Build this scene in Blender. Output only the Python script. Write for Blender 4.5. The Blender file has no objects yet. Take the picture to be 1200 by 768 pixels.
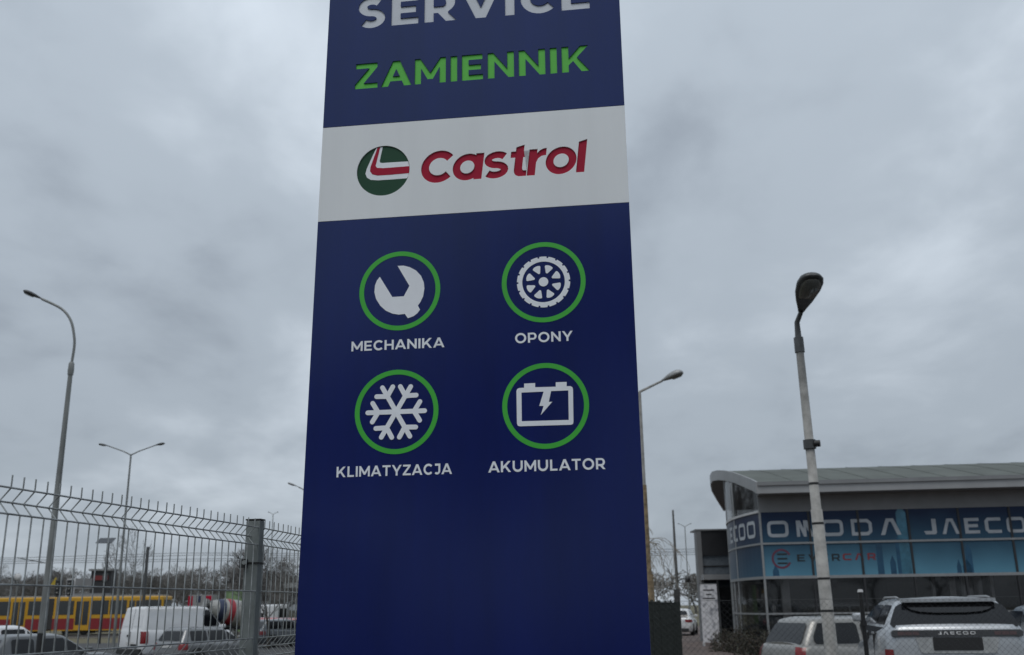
import bpy, math, random
from mathutils import Vector, Matrix
from mathutils.geometry import tessellate_polygon
random.seed(7)
R = math.radians
sc = bpy.context.scene
COL = sc.collection

# ------------------------------------------------------------------ camera
CAMH, FPX, PITCH, ROLL = 1.72, 1160.0, R(15.75), R(0.75)
cam = bpy.data.objects.new('camera', bpy.data.cameras.new('camera'))
COL.objects.link(cam); sc.camera = cam
FW = Vector((0, math.cos(PITCH), math.sin(PITCH)))
UP0 = Vector((0, -math.sin(PITCH), math.cos(PITCH))); RT0 = Vector((1, 0, 0))
UP = UP0 * math.cos(ROLL) + RT0 * math.sin(ROLL)
RT = RT0 * math.cos(ROLL) - UP0 * math.sin(ROLL)
CAMP = Vector((0, 0, CAMH))
cam.matrix_world = Matrix.Translation(CAMP) @ Matrix((RT, UP, -FW)).transposed().to_4x4()
cam.data.sensor_width = 36; cam.data.lens = 36 * FPX / 1200
cam.data.clip_start = 0.05; cam.data.clip_end = 5000
cam.data.dof.use_dof = True; cam.data.dof.focus_distance = 4.1; cam.data.dof.aperture_fstop = 5.0

# ------------------------------------------------------------------ sky, sun, exposure
SUN_EL, SUN_AZ = 62, 200          # azimuth clockwise from the view direction
w = bpy.data.worlds.new('World'); sc.world = w; w.use_nodes = True
nt = w.node_tree; nt.nodes.clear()
def N(t, **k):
    n = nt.nodes.new(t)
    for a, b in k.items(): setattr(n, a, b)
    return n
def LK(a, b): nt.links.new(a, b)
out = N('ShaderNodeOutputWorld'); bg = N('ShaderNodeBackground'); bg.inputs[1].default_value = 0.1
LK(bg.outputs[0], out.inputs[0])
sky = N('ShaderNodeTexSky', sky_type='NISHITA'); sky.sun_disc = False
sky.sun_elevation = R(SUN_EL); sky.sun_rotation = R(SUN_AZ); sky.dust_density = 2.0
tc = N('ShaderNodeTexCoord'); sep = N('ShaderNodeSeparateXYZ'); LK(tc.outputs['Generated'], sep.inputs[0])
mx = N('ShaderNodeMath', operation='MAXIMUM'); LK(sep.outputs[2], mx.inputs[0]); mx.inputs[1].default_value = 0.0
ad = N('ShaderNodeMath', operation='ADD'); LK(mx.outputs[0], ad.inputs[0]); ad.inputs[1].default_value = 0.27
dv = N('ShaderNodeVectorMath', operation='DIVIDE'); LK(tc.outputs['Generated'], dv.inputs[0])
cmb = N('ShaderNodeCombineXYZ'); [LK(ad.outputs[0], cmb.inputs[i]) for i in range(3)]; LK(cmb.outputs[0], dv.inputs[1])
mp = N('ShaderNodeMapping'); LK(dv.outputs[0], mp.inputs[0]); mp.inputs['Location'].default_value = (3.1, 1.7, 0); mp.inputs['Scale'].default_value = (1.0, 0.8, 0.0)
n1 = N('ShaderNodeTexNoise'); n1.inputs['Scale'].default_value = 1.25; n1.inputs['Detail'].default_value = 5; n1.inputs['Roughness'].default_value = 0.50; n1.inputs['Distortion'].default_value = 0.3
n2 = N('ShaderNodeTexNoise'); n2.inputs['Scale'].default_value = 4.2; n2.inputs['Detail'].default_value = 6; n2.inputs['Roughness'].default_value = 0.52; n2.inputs['Distortion'].default_value = 0.25
LK(mp.outputs[0], n1.inputs[0]); LK(mp.outputs[0], n2.inputs[0])
mm = N('ShaderNodeMix', data_type='FLOAT'); mm.inputs[0].default_value = 0.30; LK(n1.outputs[0], mm.inputs[2]); LK(n2.outputs[0], mm.inputs[3])
rp = N('ShaderNodeValToRGB'); LK(mm.outputs[0], rp.inputs[0]); rp.color_ramp.interpolation = 'EASE'
els = rp.color_ramp.elements
els[0].position = 0.31; els[0].color = (0.235, 0.27, 0.315, 1)
els[1].position = 0.68; els[1].color = (0.54, 0.60, 0.665, 1)
e = els.new(0.49); e.color = (0.36, 0.41, 0.465, 1)
cie = N('ShaderNodeMath', operation='MULTIPLY_ADD'); LK(mx.outputs[0], cie.inputs[0]); cie.inputs[1].default_value = 8.0; cie.inputs[2].default_value = 9.7   # overcast: brighter overhead
sca = N('ShaderNodeVectorMath', operation='SCALE'); LK(rp.outputs[0], sca.inputs[0]); LK(cie.outputs[0], sca.inputs['Scale'])
mix = N('ShaderNodeMix', data_type='RGBA'); mix.inputs[0].default_value = 0.94
LK(sky.outputs[0], mix.inputs[6]); LK(sca.outputs[0], mix.inputs[7]); LK(mix.outputs[2], bg.inputs[0])

sl = bpy.data.lights.new('sun', 'SUN'); sl.energy = 1.15; sl.angle = R(30); sl.color = (1, 0.97, 0.93)
so = bpy.data.objects.new('sun', sl); COL.objects.link(so)
sd = Vector((math.sin(R(SUN_AZ)) * math.cos(R(SUN_EL)), math.cos(R(SUN_AZ)) * math.cos(R(SUN_EL)), math.sin(R(SUN_EL))))
so.rotation_euler = sd.to_track_quat('Z', 'Y').to_euler(); so.location = (0, -5, 20)
vs = sc.view_settings; vs.view_transform = 'Standard'; vs.look = 'None'; vs.exposure = 0.0; vs.gamma = 1; vs.use_curve_mapping = False

# ------------------------------------------------------------------ helpers
def ray(px, py): return (RT * (px - 600) - UP * (py - 384) + FW * FPX)
def atY(px, py, Y):
    d = ray(px, py); return CAMP + d * (Y / d.y)
def atX(px, Y, py=715):                       # ground position below a pixel column
    p = atY(px, py, Y); return p.x
def on_plane(px, py, o, n):
    d = ray(px, py); return CAMP + d * ((o - CAMP).dot(n) / d.dot(n))

MATS = {}
def mat(name, col, rough=0.6, metal=0.0, var=0.12, scale=8.0, bump=0.0, spec=0.5, coat=0.0, alpha=1.0, col2=None, bscale=None, aniso=None):
    if name in MATS: return MATS[name]
    m = bpy.data.materials.new(name); m.use_nodes = True; t = m.node_tree; b = t.nodes['Principled BSDF']
    c = (*col, 1)
    b.inputs['Roughness'].default_value = rough; b.inputs['Metallic'].default_value = metal
    b.inputs['Specular IOR Level'].default_value = spec; b.inputs['Coat Weight'].default_value = coat; b.inputs['Coat Roughness'].default_value = 0.08
    b.inputs['Alpha'].default_value = alpha
    tcn = t.nodes.new('ShaderNodeTexCoord'); nz = t.nodes.new('ShaderNodeTexNoise')
    mpn = t.nodes.new('ShaderNodeMapping'); t.links.new(tcn.outputs['Object'], mpn.inputs[0]); t.links.new(mpn.outputs[0], nz.inputs[0])
    if aniso: mpn.inputs['Scale'].default_value = aniso
    nz.inputs['Scale'].default_value = scale; nz.inputs['Detail'].default_value = 6; nz.inputs['Roughness'].default_value = 0.6
    cr = t.nodes.new('ShaderNodeValToRGB'); t.links.new(nz.outputs[0], cr.inputs[0])
    c2 = (*col2, 1) if col2 else tuple(x * (1 - 2 * var) for x in col) + (1,)
    cr.color_ramp.elements[0].position = 0.3; cr.color_ramp.elements[0].color = c2
    cr.color_ramp.elements[1].position = 0.68; cr.color_ramp.elements[1].color = tuple(min(1, x * (1 + var)) for x in col) + (1,)
    t.links.new(cr.outputs[0], b.inputs['Base Color'])
    if bump:
        nb = t.nodes.new('ShaderNodeTexNoise'); nb.inputs['Scale'].default_value = bscale or scale * 5; nb.inputs['Detail'].default_value = 4
        t.links.new(tcn.outputs['Object'], nb.inputs[0]); bp = t.nodes.new('ShaderNodeBump'); bp.inputs['Strength'].default_value = bump; bp.inputs['Distance'].default_value = 0.02
        t.links.new(nb.outputs[0], bp.inputs['Height']); t.links.new(bp.outputs[0], b.inputs['Normal'])
    MATS[name] = m
    return m

class MB:
    def __init__(s): s.v = []; s.f = []; s.sm = []
    def add(s, vs_, fs, smooth=False):
        o = len(s.v); s.v += [tuple(p) for p in vs_]; s.f += [tuple(i + o for i in f) for f in fs]; s.sm += [smooth] * len(fs); return s
    def box(s, x0, x1, y0, y1, z0, z1, M=None):
        p = [Vector((x, y, z)) for z in (z0, z1) for y in (y0, y1) for x in (x0, x1)]
        if M: p = [M @ q for q in p]
        return s.add(p, [(0, 2, 3, 1), (4, 5, 7, 6), (0, 1, 5, 4), (2, 6, 7, 3), (0, 4, 6, 2), (1, 3, 7, 5)])
    def tube(s, pts, rad, n=8, cap=True, smooth=True):
        pts = [Vector(p) for p in pts]
        if not hasattr(rad, '__len__'): rad = [rad] * len(pts)
        vs_ = []; fs = []
        ref = None
        for i, p in enumerate(pts):
            t = (pts[min(i + 1, len(pts) - 1)] - pts[max(i - 1, 0)]).normalized()
            if ref is None: ref = Vector((1, 0, 0)) if abs(t.x) < 0.8 else Vector((0, 1, 0))
            a = t.cross(ref).normalized(); b = t.cross(a).normalized(); ref = -b if False else ref
            for k in range(n):
                q = 2 * math.pi * k / n; vs_.append(p + (a * math.cos(q) + b * math.sin(q)) * rad[i])
        for i in range(len(pts) - 1):
            for k in range(n):
                k2 = (k + 1) % n; fs.append((i * n + k, i * n + k2, (i + 1) * n + k2, (i + 1) * n + k))
        s.add(vs_, fs, smooth)
        if cap:
            s.add(vs_[:n], [tuple(range(n))[::-1]]); s.add(vs_[-n:], [tuple(range(n))])
        return s
    def lathe(s, prof, n=24, M=None, smooth=True):       # prof: (r, x) about the X axis
        vs_ = []; fs = []
        for r, x in prof:
            for k in range(n):
                q = 2 * math.pi * k / n; vs_.append(Vector((x, r * math.cos(q), r * math.sin(q))))
        for i in range(len(prof) - 1):
            for k in range(n):
                k2 = (k + 1) % n; fs.append((i * n + k, i * n + k2, (i + 1) * n + k2, (i + 1) * n + k))
        if M: vs_ = [M @ q for q in vs_]
        return s.add(vs_, fs, smooth)
    def prism(s, contours, fr, d0, d1, back=False):
        # contours: list of 2D loops (first loops may be outer or holes); fr(u,v,d)->Vector; front at d1, walls down to d0
        cs = [[Vector((p[0], p[1], 0)) for p in c] for c in contours]
        tri = tessellate_polygon(cs); flat = [q for c in cs for q in c]
        area = 0
        front = [fr(q.x, q.y, d1) for q in flat]
        fs = []
        for t in tri:
            a, b, c = (flat[i] for i in t)
            cr = (b - a).cross(c - a).z
            if abs(cr) < 1e-12: continue
            fs.append(tuple(t) if cr > 0 else tuple(reversed(t)))
        s.add(front, fs)
        if d0 != d1:
            for c in cs:
                n = len(c); A = [fr(q.x, q.y, d1) for q in c]; B = [fr(q.x, q.y, d0) for q in c]
                s.add(A + B, [(i, (i + 1) % n, n + (i + 1) % n, n + i) for i in range(n)])
            if back: s.add([fr(q.x, q.y, d0) for q in flat], [tuple(reversed(f)) for f in fs])
        return s
    def mesh(s, name):
        me = bpy.data.meshes.new(name); me.from_pydata([tuple(v) for v in s.v], [], s.f)
        me.polygons.foreach_set('use_smooth', s.sm); me.update(); return me
    def build(s, name, m, parent=None, ang=None, fixn=False):
        me = s.mesh(name)
        if fixn:
            import bmesh
            bm = bmesh.new(); bm.from_mesh(me); bmesh.ops.remove_doubles(bm, verts=bm.verts, dist=1e-5); bmesh.ops.recalc_face_normals(bm, faces=bm.faces); bm.to_mesh(me); bm.free()
        if ang: me.shade_smooth() if hasattr(me, 'shade_smooth') else None; me.set_sharp_from_angle(angle=R(ang))
        me.materials.append(m); return link(name, me, parent)

def link(name, me, parent=None):
    o = bpy.data.objects.new(name, me); COL.objects.link(o)
    if parent: o.parent = parent
    return o
def tag(o, label=None, cat=None, group=None, kind=None):
    for k, v in (('label', label), ('category', cat), ('group', group), ('kind', kind)):
        if v: o[k] = v
    return o
def thing(name, label, cat, loc=(0, 0, 0), rz=0, group=None):
    o = bpy.data.objects.new(name, None); COL.objects.link(o); o.location = loc; o.rotation_euler = (0, 0, rz); o.empty_display_size = 0.2
    return tag(o, label, cat, group)
def copy_tree(o, parent=None):
    c = o.copy(); COL.objects.link(c); c.parent = parent
    for ch in list(o.children): copy_tree(ch, c)
    return c
def arc(cx, cy, rx, ry, a0, a1, n=14):
    return [(cx + rx * math.cos(R(a0 + (a1 - a0) * i / n)), cy + ry * math.sin(R(a0 + (a1 - a0) * i / n))) for i in range(n + 1)]
def circle(cx, cy, rx, ry=None, n=48): return arc(cx, cy, rx, ry or rx, 0, 360 - 360 / n, n - 1)
def ribbon(path, s):
    L = []; Rr = []
    for i, p in enumerate(path):
        p = Vector(p); a = Vector(path[max(i - 1, 0)]); b = Vector(path[min(i + 1, len(path) - 1)])
        t1 = (p - a).normalized() if i > 0 else (b - p).normalized(); t2 = (b - p).normalized() if i < len(path) - 1 else t1
        t = (t1 + t2).normalized(); nn = Vector((-t.y, t.x)); k = 1 / max(0.35, nn.dot(Vector((-t1.y, t1.x))))
        L.append(tuple(p + nn * s / 2 * k)); Rr.append(tuple(p - nn * s / 2 * k))
    return L + Rr[::-1]
def rrect(x0, x1, y0, y1, r, n=5):
    return arc(x1 - r, y1 - r, r, r, 0, 90, n) + arc(x0 + r, y1 - r, r, r, 90, 180, n) + arc(x0 + r, y0 + r, r, r, 180, 270, n) + arc(x1 - r, y0 + r, r, r, 270, 360, n)

# ------------------------------------------------------------------ lettering outlines (cap height 1)
def glyph(c, s):
    if c == 'I': return [[(0, 0), (s, 0), (s, 1), (0, 1)]], s
    if c == 'L': return [[(0, 0), (.7, 0), (.7, .85 * s), (s, .85 * s), (s, 1), (0, 1)]], .7
    if c == 'E':
        h = .85 * s; m = .5; return [[(0, 0), (.76, 0), (.76, h), (s, h), (s, m - h / 2), (.69, m - h / 2), (.69, m + h / 2), (s, m + h / 2), (s, 1 - h), (.74, 1 - h), (.74, 1), (0, 1)]], .76
    if c == 'T': return [[(.43 - s / 2, 0), (.43 + s / 2, 0), (.43 + s / 2, 1 - .85 * s), (.86, 1 - .85 * s), (.86, 1), (0, 1), (0, 1 - .85 * s), (.43 - s / 2, 1 - .85 * s)]], .86
    if c == 'H':
        h = .43 * s; return [[(0, 0), (s, 0), (s, .5 - h), (.92 - s, .5 - h), (.92 - s, 0), (.92, 0), (.92, 1), (.92 - s, 1), (.92 - s, .5 + h), (s, .5 + h), (s, 1), (0, 1)]], .92
    if c == 'N':
        q = .94; return [[(0, 0), (s, 0), (s, .655), (q - .83 * s, 0), (q, 0), (q, 1), (q - s, 1), (q - s, .345), (.83 * s, 1), (0, 1)]], q
    if c == 'M':
        q = 1.13; return [[(0, 0), (.95 * s, 0), (.95 * s, .62), (q / 2 - .4 * s, .17), (q / 2 + .4 * s, .17), (q - .95 * s, .62), (q - .95 * s, 0), (q, 0), (q, 1), (q - .82 * s, 1), (q / 2, .42), (.82 * s, 1), (0, 1)]], q
    if c == 'A':
        q = 1.12; a = q / 2 - .54 * s; t = 1.1 * s; y0 = .2; y1 = y0 + .8 * s; ap = (q / 2 - t) / a
        return [[(0, 0), (t, 0), (t + a * y0, y0), (q - t - a * y0, y0), (q - t, 0), (q, 0), (q - a, 1), (a, 1)], [(t + a * y1, y1), (q / 2, ap), (q - t - a * y1, y1)]], q
    if c == 'V':
        q = 1.1; a = q / 2 - .54 * s; t = 1.1 * s; ap = 1 - (q / 2 - t) / a
        return [[(a, 0), (q - a, 0), (q, 1), (q - t, 1), (q / 2, ap), (t, 1), (0, 1)]], q
    if c == 'K': return [[(0, 0), (s, 0), (s, .27), (.40, .42), (.98 - 1.2 * s, 0), (.98, 0), (.54, .56), (.95, 1), (.95 - 1.22 * s, 1), (s, .53), (s, 1), (0, 1)]], .98
    if c == 'Y':
        q = 1.04; return [[(q / 2 - s / 2, 0), (q / 2 + s / 2, 0), (q / 2 + s / 2, .35), (q, 1), (q - 1.08 * s, 1), (q / 2, .56), (1.1 * s, 1), (0, 1), (q / 2 - s / 2, .35)]], q
    if c == 'Z':
        q = .84; h = .85 * s; return [[(0, 0), (q, 0), (q, h), (1.35 * s, h), (q - .02, 1 - .72 * s), (q - .02, 1), (.02, 1), (.02, 1 - h), (q - 1.36 * s, 1 - h), (0, .72 * s)]], q
    if c == 'O': return [circle(.555, .5, .555, .518, 40), circle(.555, .5, .555 - s, .518 - .95 * s, 36)], 1.11
    if c == 'C':
        r = .522 - s / 2; return [ribbon(arc(.53, .5, .53 - s / 2, r, 43, 317, 30), s)], .94
    if c == 'S':
        q = (1.03 - .92 * s) / 4; rx = .39 - s / 2
        return [ribbon(arc(.41, .5 + q, rx, q, 38, 262, 16) + arc(.40, .5 - q, rx * 1.03, q, 82, -143, 16), .95 * s)], .80
    if c in 'PR':
        yb = .29; r = (1 - yb) / 2; wb = .86; h = .85 * s; y0 = yb + (.0 if c == 'P' else 0)
        bowl = arc(wb - r, 1 - r, r, r, -90, 90, 16)
        hole = [(s, 1 - h)] + [(s, yb + h)] + arc(wb - r, 1 - r, r - s, r - h, -90, 90, 12)
        if c == 'P': return [[(0, 0), (s, 0), (s, yb)] + bowl + [(0, 1)], hole], wb
        lo = [p for p in bowl if not (p[1] < yb + .05 and p[0] < .60)][0:]
        lo = [p for p in bowl if p[0] >= .60 or p[1] > .6]
        return [[(0, 0), (s, 0), (s, yb), (.38, yb), (.90 - 1.16 * s, 0), (.90, 0), (.655, lo[0][1] - .02)] + lo[1:] + [(0, 1)], hole], .90
    if c == 'D':
        r = .5; h = .85 * s; return [[(0, 0)] + arc(.52, .5, .5, .5, -90, 90, 20) + [(0, 1)], [(s, h)] + arc(.52, .5, .5 - s, .5 - h, -90, 90, 16) + [(s, 1 - h)]], 1.02
    if c == 'U': return [ribbon([(s / 2, 1)] + arc(.49, .44, .49 - s / 2, .455 - s / 2, 180, 360, 18) + [(.98 - s / 2, 1)], s)], .98
    if c == 'J': return [ribbon([(.10, 1 - .42 * s), (.66 - s / 2, 1 - .42 * s)] + arc(.66 - s / 2 - .235, .33, .235, .33 - s * .42, 0, -140, 14), s * .95)], .66
    # lower case of the oil brand (x-height .83, ascender 1)
    if c == 'c': return [ribbon(arc(.53, .485, .53 - s / 2, .515 - s / 2, 40, 320, 30), s)], .93
    if c == 'a':
        cx, cy, rx, ry = .44, .41, .44, .425; xr = .90; a = math.degrees(math.acos((xr - s - cx) / rx))
        return [[(xr - s, 0), (xr, 0), (xr, .83), (xr - s, .83)] + arc(cx, cy, rx, ry, a, 360 - a, 30), circle(cx - .005, cy, rx - s * .96, ry - s * .92, 30)], xr
    if c == 's':
        q = (.86 - .9 * s) / 4; rx = .385 - s / 2
        return [ribbon(arc(.385, .415 + q, rx, q, 35, 262, 14) + arc(.365, .415 - q, rx * 1.04, q, 82, -143, 14), .9 * s)], .78
    if c == 't': return [[(.14, .20), (.16, .11), (.21, .04), (.30, 0), (.52, 0), (.52, .18), (.43, .18), (.39, .21), (.14 + s, .27), (.14 + s, .60), (.54, .60), (.54, .80), (.14 + s, .80), (.14 + s, 1.0), (.14, .93), (.14, .80), (0, .80), (0, .60), (.14, .60)]], .54
    if c == 'r': return [[(0, 0), (s, 0), (s, .40), (s + .05, .53), (s + .14, .60), (s + .27, .62), (s + .27, .85), (s + .17, .835), (s + .08, .79), (s, .70), (s, .83), (0, .83)]], s + .27
    if c == 'o': return [circle(.45, .415, .45, .435, 40), circle(.45, .415, .45 - s * .95, .435 - s * .93, 32)], .90
    if c == 'l': return [[(0, 0), (s, 0), (s, 1.04), (0, .97)]], s
    raise KeyError(c)
SB = {'A': -.05, 'T': 0, 'Y': -.03, 'V': -.05, 'L': .03, 'J': 0, 't': -.02, 's': -.01, 'r': -.01, 'o': -.01, 'c': 0}
def word(txt, s, gap, u0, u1, v0, v1, shear=0, slope=0):
    """outlines of a word fitted between u0..u1 and baseline v0 .. cap line v1; list of (char, contours)"""
    gl = []; x = 0
    for i, c in enumerate(txt):
        cs, wd = glyph(c, s)
        if i: x += gap + (SB.get(c, 0) + SB.get(txt[i - 1], 0))
        gl.append((c, [[(p[0] + x, p[1]) for p in k] for k in cs])); x += wd
    kx = (u1 - u0) / x; ky = v1 - v0
    return [(c, [[(u0 + p[0] * kx + p[1] * ky * shear, v0 + p[1] * ky) for p in k] for k in cs]) for c, cs in gl]

# ------------------------------------------------------------------ materials
M_navy = mat('navy_panel_paint', (0.0020, 0.0068, 0.098), 0.20, var=0.12, scale=1.2, spec=0.62, bump=0.02, bscale=1.6, aniso=(3, 3, .35))
MATS['navy_panel_paint'].node_tree.nodes['Principled BSDF'].inputs['Specular Tint'].default_value = (.66, .82, 1, 1)
M_white = mat('white_panel_paint', (0.77, 0.80, 0.82), 0.38, var=0.035, scale=1.2, bump=0.02, bscale=1.6, aniso=(3, 3, .35))
M_letterw = mat('white_acrylic', (0.80, 0.83, 0.88), 0.4, var=0.03)
M_letterg = mat('grey_white_acrylic', (0.60, 0.64, 0.70), 0.4, var=0.03)
M_green = mat('green_acrylic', (0.08, 0.50, 0.04), 0.5, var=0.03)
M_ring = mat('green_vinyl', (0.045, 0.42, 0.04), 0.45, var=0.04)
M_red = mat('red_acrylic', (0.36, 0.004, 0.032), 0.5, var=0.03, spec=0.2)
M_dgreen = mat('dark_green_acrylic', (0.010, 0.060, 0.030), 0.5, var=0.03, spec=0.25)
M_alu = mat('brushed_aluminium', (0.55, 0.55, 0.55), 0.38, 0.7, var=0.06, aniso=(1, 1, .05), scale=40)
M_galv = mat('galvanised_steel', (0.27, 0.29, 0.29), 0.5, 0.55, var=0.15, scale=30)
M_wire = mat('galvanised_wire', (0.36, 0.38, 0.38), 0.5, 0.3, var=0.25, scale=20)
M_post = mat('grey_coated_post', (0.17, 0.19, 0.19), 0.5, 0.2, var=0.1, scale=18, bump=0.05)
M_black = mat('black_plastic', (0.012, 0.012, 0.013), 0.5, var=0.1)
M_pole = mat('grey_lamp_pole', (0.22, 0.23, 0.225), 0.55, 0.35, var=0.2, scale=6, aniso=(1, 1, .2))
M_polec = mat('concrete_grey_pole', (0.30, 0.295, 0.28), 0.75, var=0.18, scale=7, bump=0.08)
M_head = mat('lamp_housing', (0.085, 0.088, 0.09), 0.45, 0.3, var=0.15)
M_headl = mat('lamp_housing_light', (0.30, 0.305, 0.305), 0.5, 0.3, var=0.15)
M_lens = mat('lamp_lens', (0.13, 0.13, 0.12), 0.15, var=0.1)
M_rust = mat('rusty_pole', (0.23, 0.17, 0.10), 0.8, var=0.3, scale=9, bump=0.1)
M_asph = mat('asphalt', (0.055, 0.056, 0.058), 0.9, var=0.18, scale=0.9, bump=0.25, bscale=60)
M_glass = mat('car_glass', (0.008, 0.009, 0.011), 0.05, var=0.05, spec=0.4)
M_tyre = mat('tyre_rubber', (0.014, 0.014, 0.014), 0.85, var=0.2, scale=20)
M_rim = mat('alloy_rim', (0.4, 0.4, 0.4), 0.35, 0.8, var=0.1)
M_trim = mat('car_trim', (0.02, 0.02, 0.021), 0.55, var=0.1)
M_tail = mat('tail_light', (0.20, 0.008, 0.010), 0.2, var=0.1, spec=0.6)
M_lampc = mat('clear_lamp', (0.55, 0.55, 0.55), 0.12, var=0.05)
M_plate = mat('number_plate', (0.55, 0.55, 0.54), 0.5, var=0.05)
M_bark = mat('winter_bark', (0.075, 0.066, 0.056), 0.9, var=0.25, scale=4)
M_twig = mat('winter_twigs', (0.165, 0.158, 0.15), 0.9, var=0.25, scale=2)  # lightened to stand in for distance haze on the far trees
M_paint = mat('road_paint', (0.55, 0.55, 0.53), 0.8, var=0.25, scale=5)
M_kerb = mat('kerb_concrete', (0.27, 0.27, 0.26), 0.85, var=0.15, scale=5, bump=0.1)
M_grass = mat('winter_grass', (0.10, 0.098, 0.060), 0.95, var=0.3, scale=3, col2=(0.09, 0.07, 0.04), bump=0.5, bscale=30)
M_clad = mat('grey_cladding', (0.21, 0.215, 0.22), 0.5, 0.2, var=0.06, scale=1.5)
M_cladl = mat('light_fascia', (0.30, 0.305, 0.31), 0.5, 0.2, var=0.06, scale=1.5)
M_roof = mat('standing_seam_roof', (0.095, 0.107, 0.096), 0.8, 0.0, var=0.12, scale=0.8)
M_dark = mat('dark_cladding', (0.022, 0.023, 0.026), 0.5, var=0.1, scale=2)
M_frame = mat('window_frame_alu', (0.30, 0.31, 0.315), 0.45, 0.5, var=0.06)
M_pane = mat('showroom_glass', (0.012, 0.014, 0.016), 0.03, var=0.05, spec=0.9, alpha=0.42)
M_inter = mat('showroom_interior', (0.16, 0.155, 0.15), 0.8, var=0.1)
M_col = mat('white_column', (0.5, 0.5, 0.5), 0.7, var=0.05)

def brick_mat():
    m = bpy.data.materials.new('brick_paving'); m.use_nodes = True; t = m.node_tree; b = t.nodes['Principled BSDF']; b.inputs['Roughness'].default_value = 0.85
    tcn = t.nodes.new('ShaderNodeTexCoord'); br = t.nodes.new('ShaderNodeTexBrick'); t.links.new(tcn.outputs['Object'], br.inputs[0])
    br.inputs['Scale'].default_value = 1; br.inputs['Brick Width'].default_value = .4; br.inputs['Row Height'].default_value = .2; br.inputs['Mortar Size'].default_value = .012
    br.inputs['Color1'].default_value = (.15, .105, .09, 1); br.inputs['Color2'].default_value = (.10, .078, .07, 1); br.inputs['Mortar'].default_value = (.05, .045, .04, 1)
    nz = t.nodes.new('ShaderNodeTexNoise'); nz.inputs['Scale'].default_value = .6; nz.inputs['Detail'].default_value = 6; t.links.new(tcn.outputs['Object'], nz.inputs[0])
    mxn = t.nodes.new('ShaderNodeMix'); mxn.data_type = 'RGBA'; mxn.blend_type = 'MULTIPLY'; mxn.inputs[0].default_value = .6
    cr = t.nodes.new('ShaderNodeValToRGB'); cr.color_ramp.elements[0].position = .3; cr.color_ramp.elements[0].color = (.55, .55, .55, 1); cr.color_ramp.elements[1].position = .7; cr.color_ramp.elements[1].color = (1.2, 1.2, 1.2, 1)
    t.links.new(nz.outputs[0], cr.inputs[0]); t.links.new(br.outputs[0], mxn.inputs[6]); t.links.new(cr.outputs[0], mxn.inputs[7]); t.links.new(mxn.outputs[2], b.inputs['Base Color'])
    bp = t.nodes.new('ShaderNodeBump'); bp.inputs['Strength'].default_value = .4; bp.inputs['Distance'].default_value = .01; bp.invert = True
    t.links.new(br.outputs['Fac'], bp.inputs['Height']); t.links.new(bp.outputs[0], b.inputs['Normal']); return m
M_brick = brick_mat()

# ------------------------------------------------------------------ ground
RZ = -0.35                                     # street level, lower than the forecourt
def sheet(name, pts, z, m, th=0.0):
    b = MB(); n = len(pts); top = [(x, y, z) for x, y in pts]
    b.add(top, [tuple(range(n))])
    if th:
        b.add(top + [(x, y, z - th) for x, y in pts], [(i, (i + 1) % n, n + (i + 1) % n, n + i)[::-1] for i in range(n)])
    o = b.build(name, m); return tag(o, kind='structure')
sheet('ground', [(-1500, -300), (1500, -300), (1500, 2500), (-1500, 2500)], RZ - 0.02, M_grass)
FA = R(12.0); FD = Vector((math.sin(FA), math.cos(FA), 0)); FN = Vector((math.cos(FA), -math.sin(FA), 0))     # fence direction, normal to the forecourt side
POST = Vector((atY(293.5, 715, 3.95).x, 3.95, 0))
def fp(s, n=0.0): q = POST + FD * s + FN * n; return (q.x, q.y)
# forecourt slab to the right of the fence, its edge a kerb under the fence
sheet('forecourt', [fp(-30, -.12), fp(-30, 90), (120, 75), (60, 84), (3.5, 84), (4.2, 50), fp(33, -.12)], 0.0, M_brick, 0.6)
sheet('asphalt_lot', [fp(-29, .6), (60, -30), (60, 17), (3.2, 17), fp(12.5, .6)], 0.004, M_asph)
kb = MB()
for i in range(36): 
    q = [Vector((*fp(-10 + i * 1.0 + a, b_), z)) for z in (-.4, .05) for b_ in (-.2, -.125) for a in (0, .99)]
    kb.add(q, [(0, 2, 3, 1), (4, 5, 7, 6), (0, 1, 5, 4), (2, 6, 7, 3), (0, 4, 6, 2), (1, 3, 7, 5)])
tag(kb.build('kerb', M_kerb), kind='structure')
# street left of the fence
sheet('road', [fp(-40, -9), fp(-40, -90), (-200, 72), (30, 72), fp(58, -6)], RZ, M_asph)
rk = MB()
for i in range(70):
    q = [Vector((*fp(-20 + i * 1.2 + a, b_), z)) for z in (RZ - .1, RZ + .12) for b_ in (-8.95, -8.8) for a in (0, 1.19)]
    rk.add(q, [(0, 2, 3, 1), (4, 5, 7, 6), (0, 1, 5, 4), (2, 6, 7, 3), (0, 4, 6, 2), (1, 3, 7, 5)])
tag(rk.build('road_kerb', M_kerb), kind='structure')
pm = MB()
for i in range(20):
    a = fp(-10 + i * 5, -16); b = fp(-7 + i * 5, -16); c = fp(-7 + i * 5, -16.14); d = fp(-10 + i * 5, -16.14)
    pm.add([(*p, RZ + .004) for p in (a, b, c, d)], [(0, 3, 2, 1)])
tag(pm.build('lane_markings', M_paint), kind='structure')
sheet('tram_bed', [(-200, 86), (40, 86), (40, 97), (-200, 97)], RZ + .02, mat('ballast', (.13, .12, .105), .95, var=.3, scale=4, bump=.5, bscale=20), .1)
rl = MB()
for y in (89.3, 90.75, 93.0, 94.45): rl.box(-200, 40, y - .035, y + .035, RZ + .02, RZ + .16)
tag(rl.build('tram_rails', mat('rail_steel', (.16, .15, .14), .4, .7)), kind='structure')
vb = MB()
vb.add([(*fp(-20, -.2), -.02), (*fp(60, -.2), -.02), (*fp(60, -8.8), RZ + .11), (*fp(-20, -8.8), RZ + .11)], [(0, 1, 2, 3)])
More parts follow.
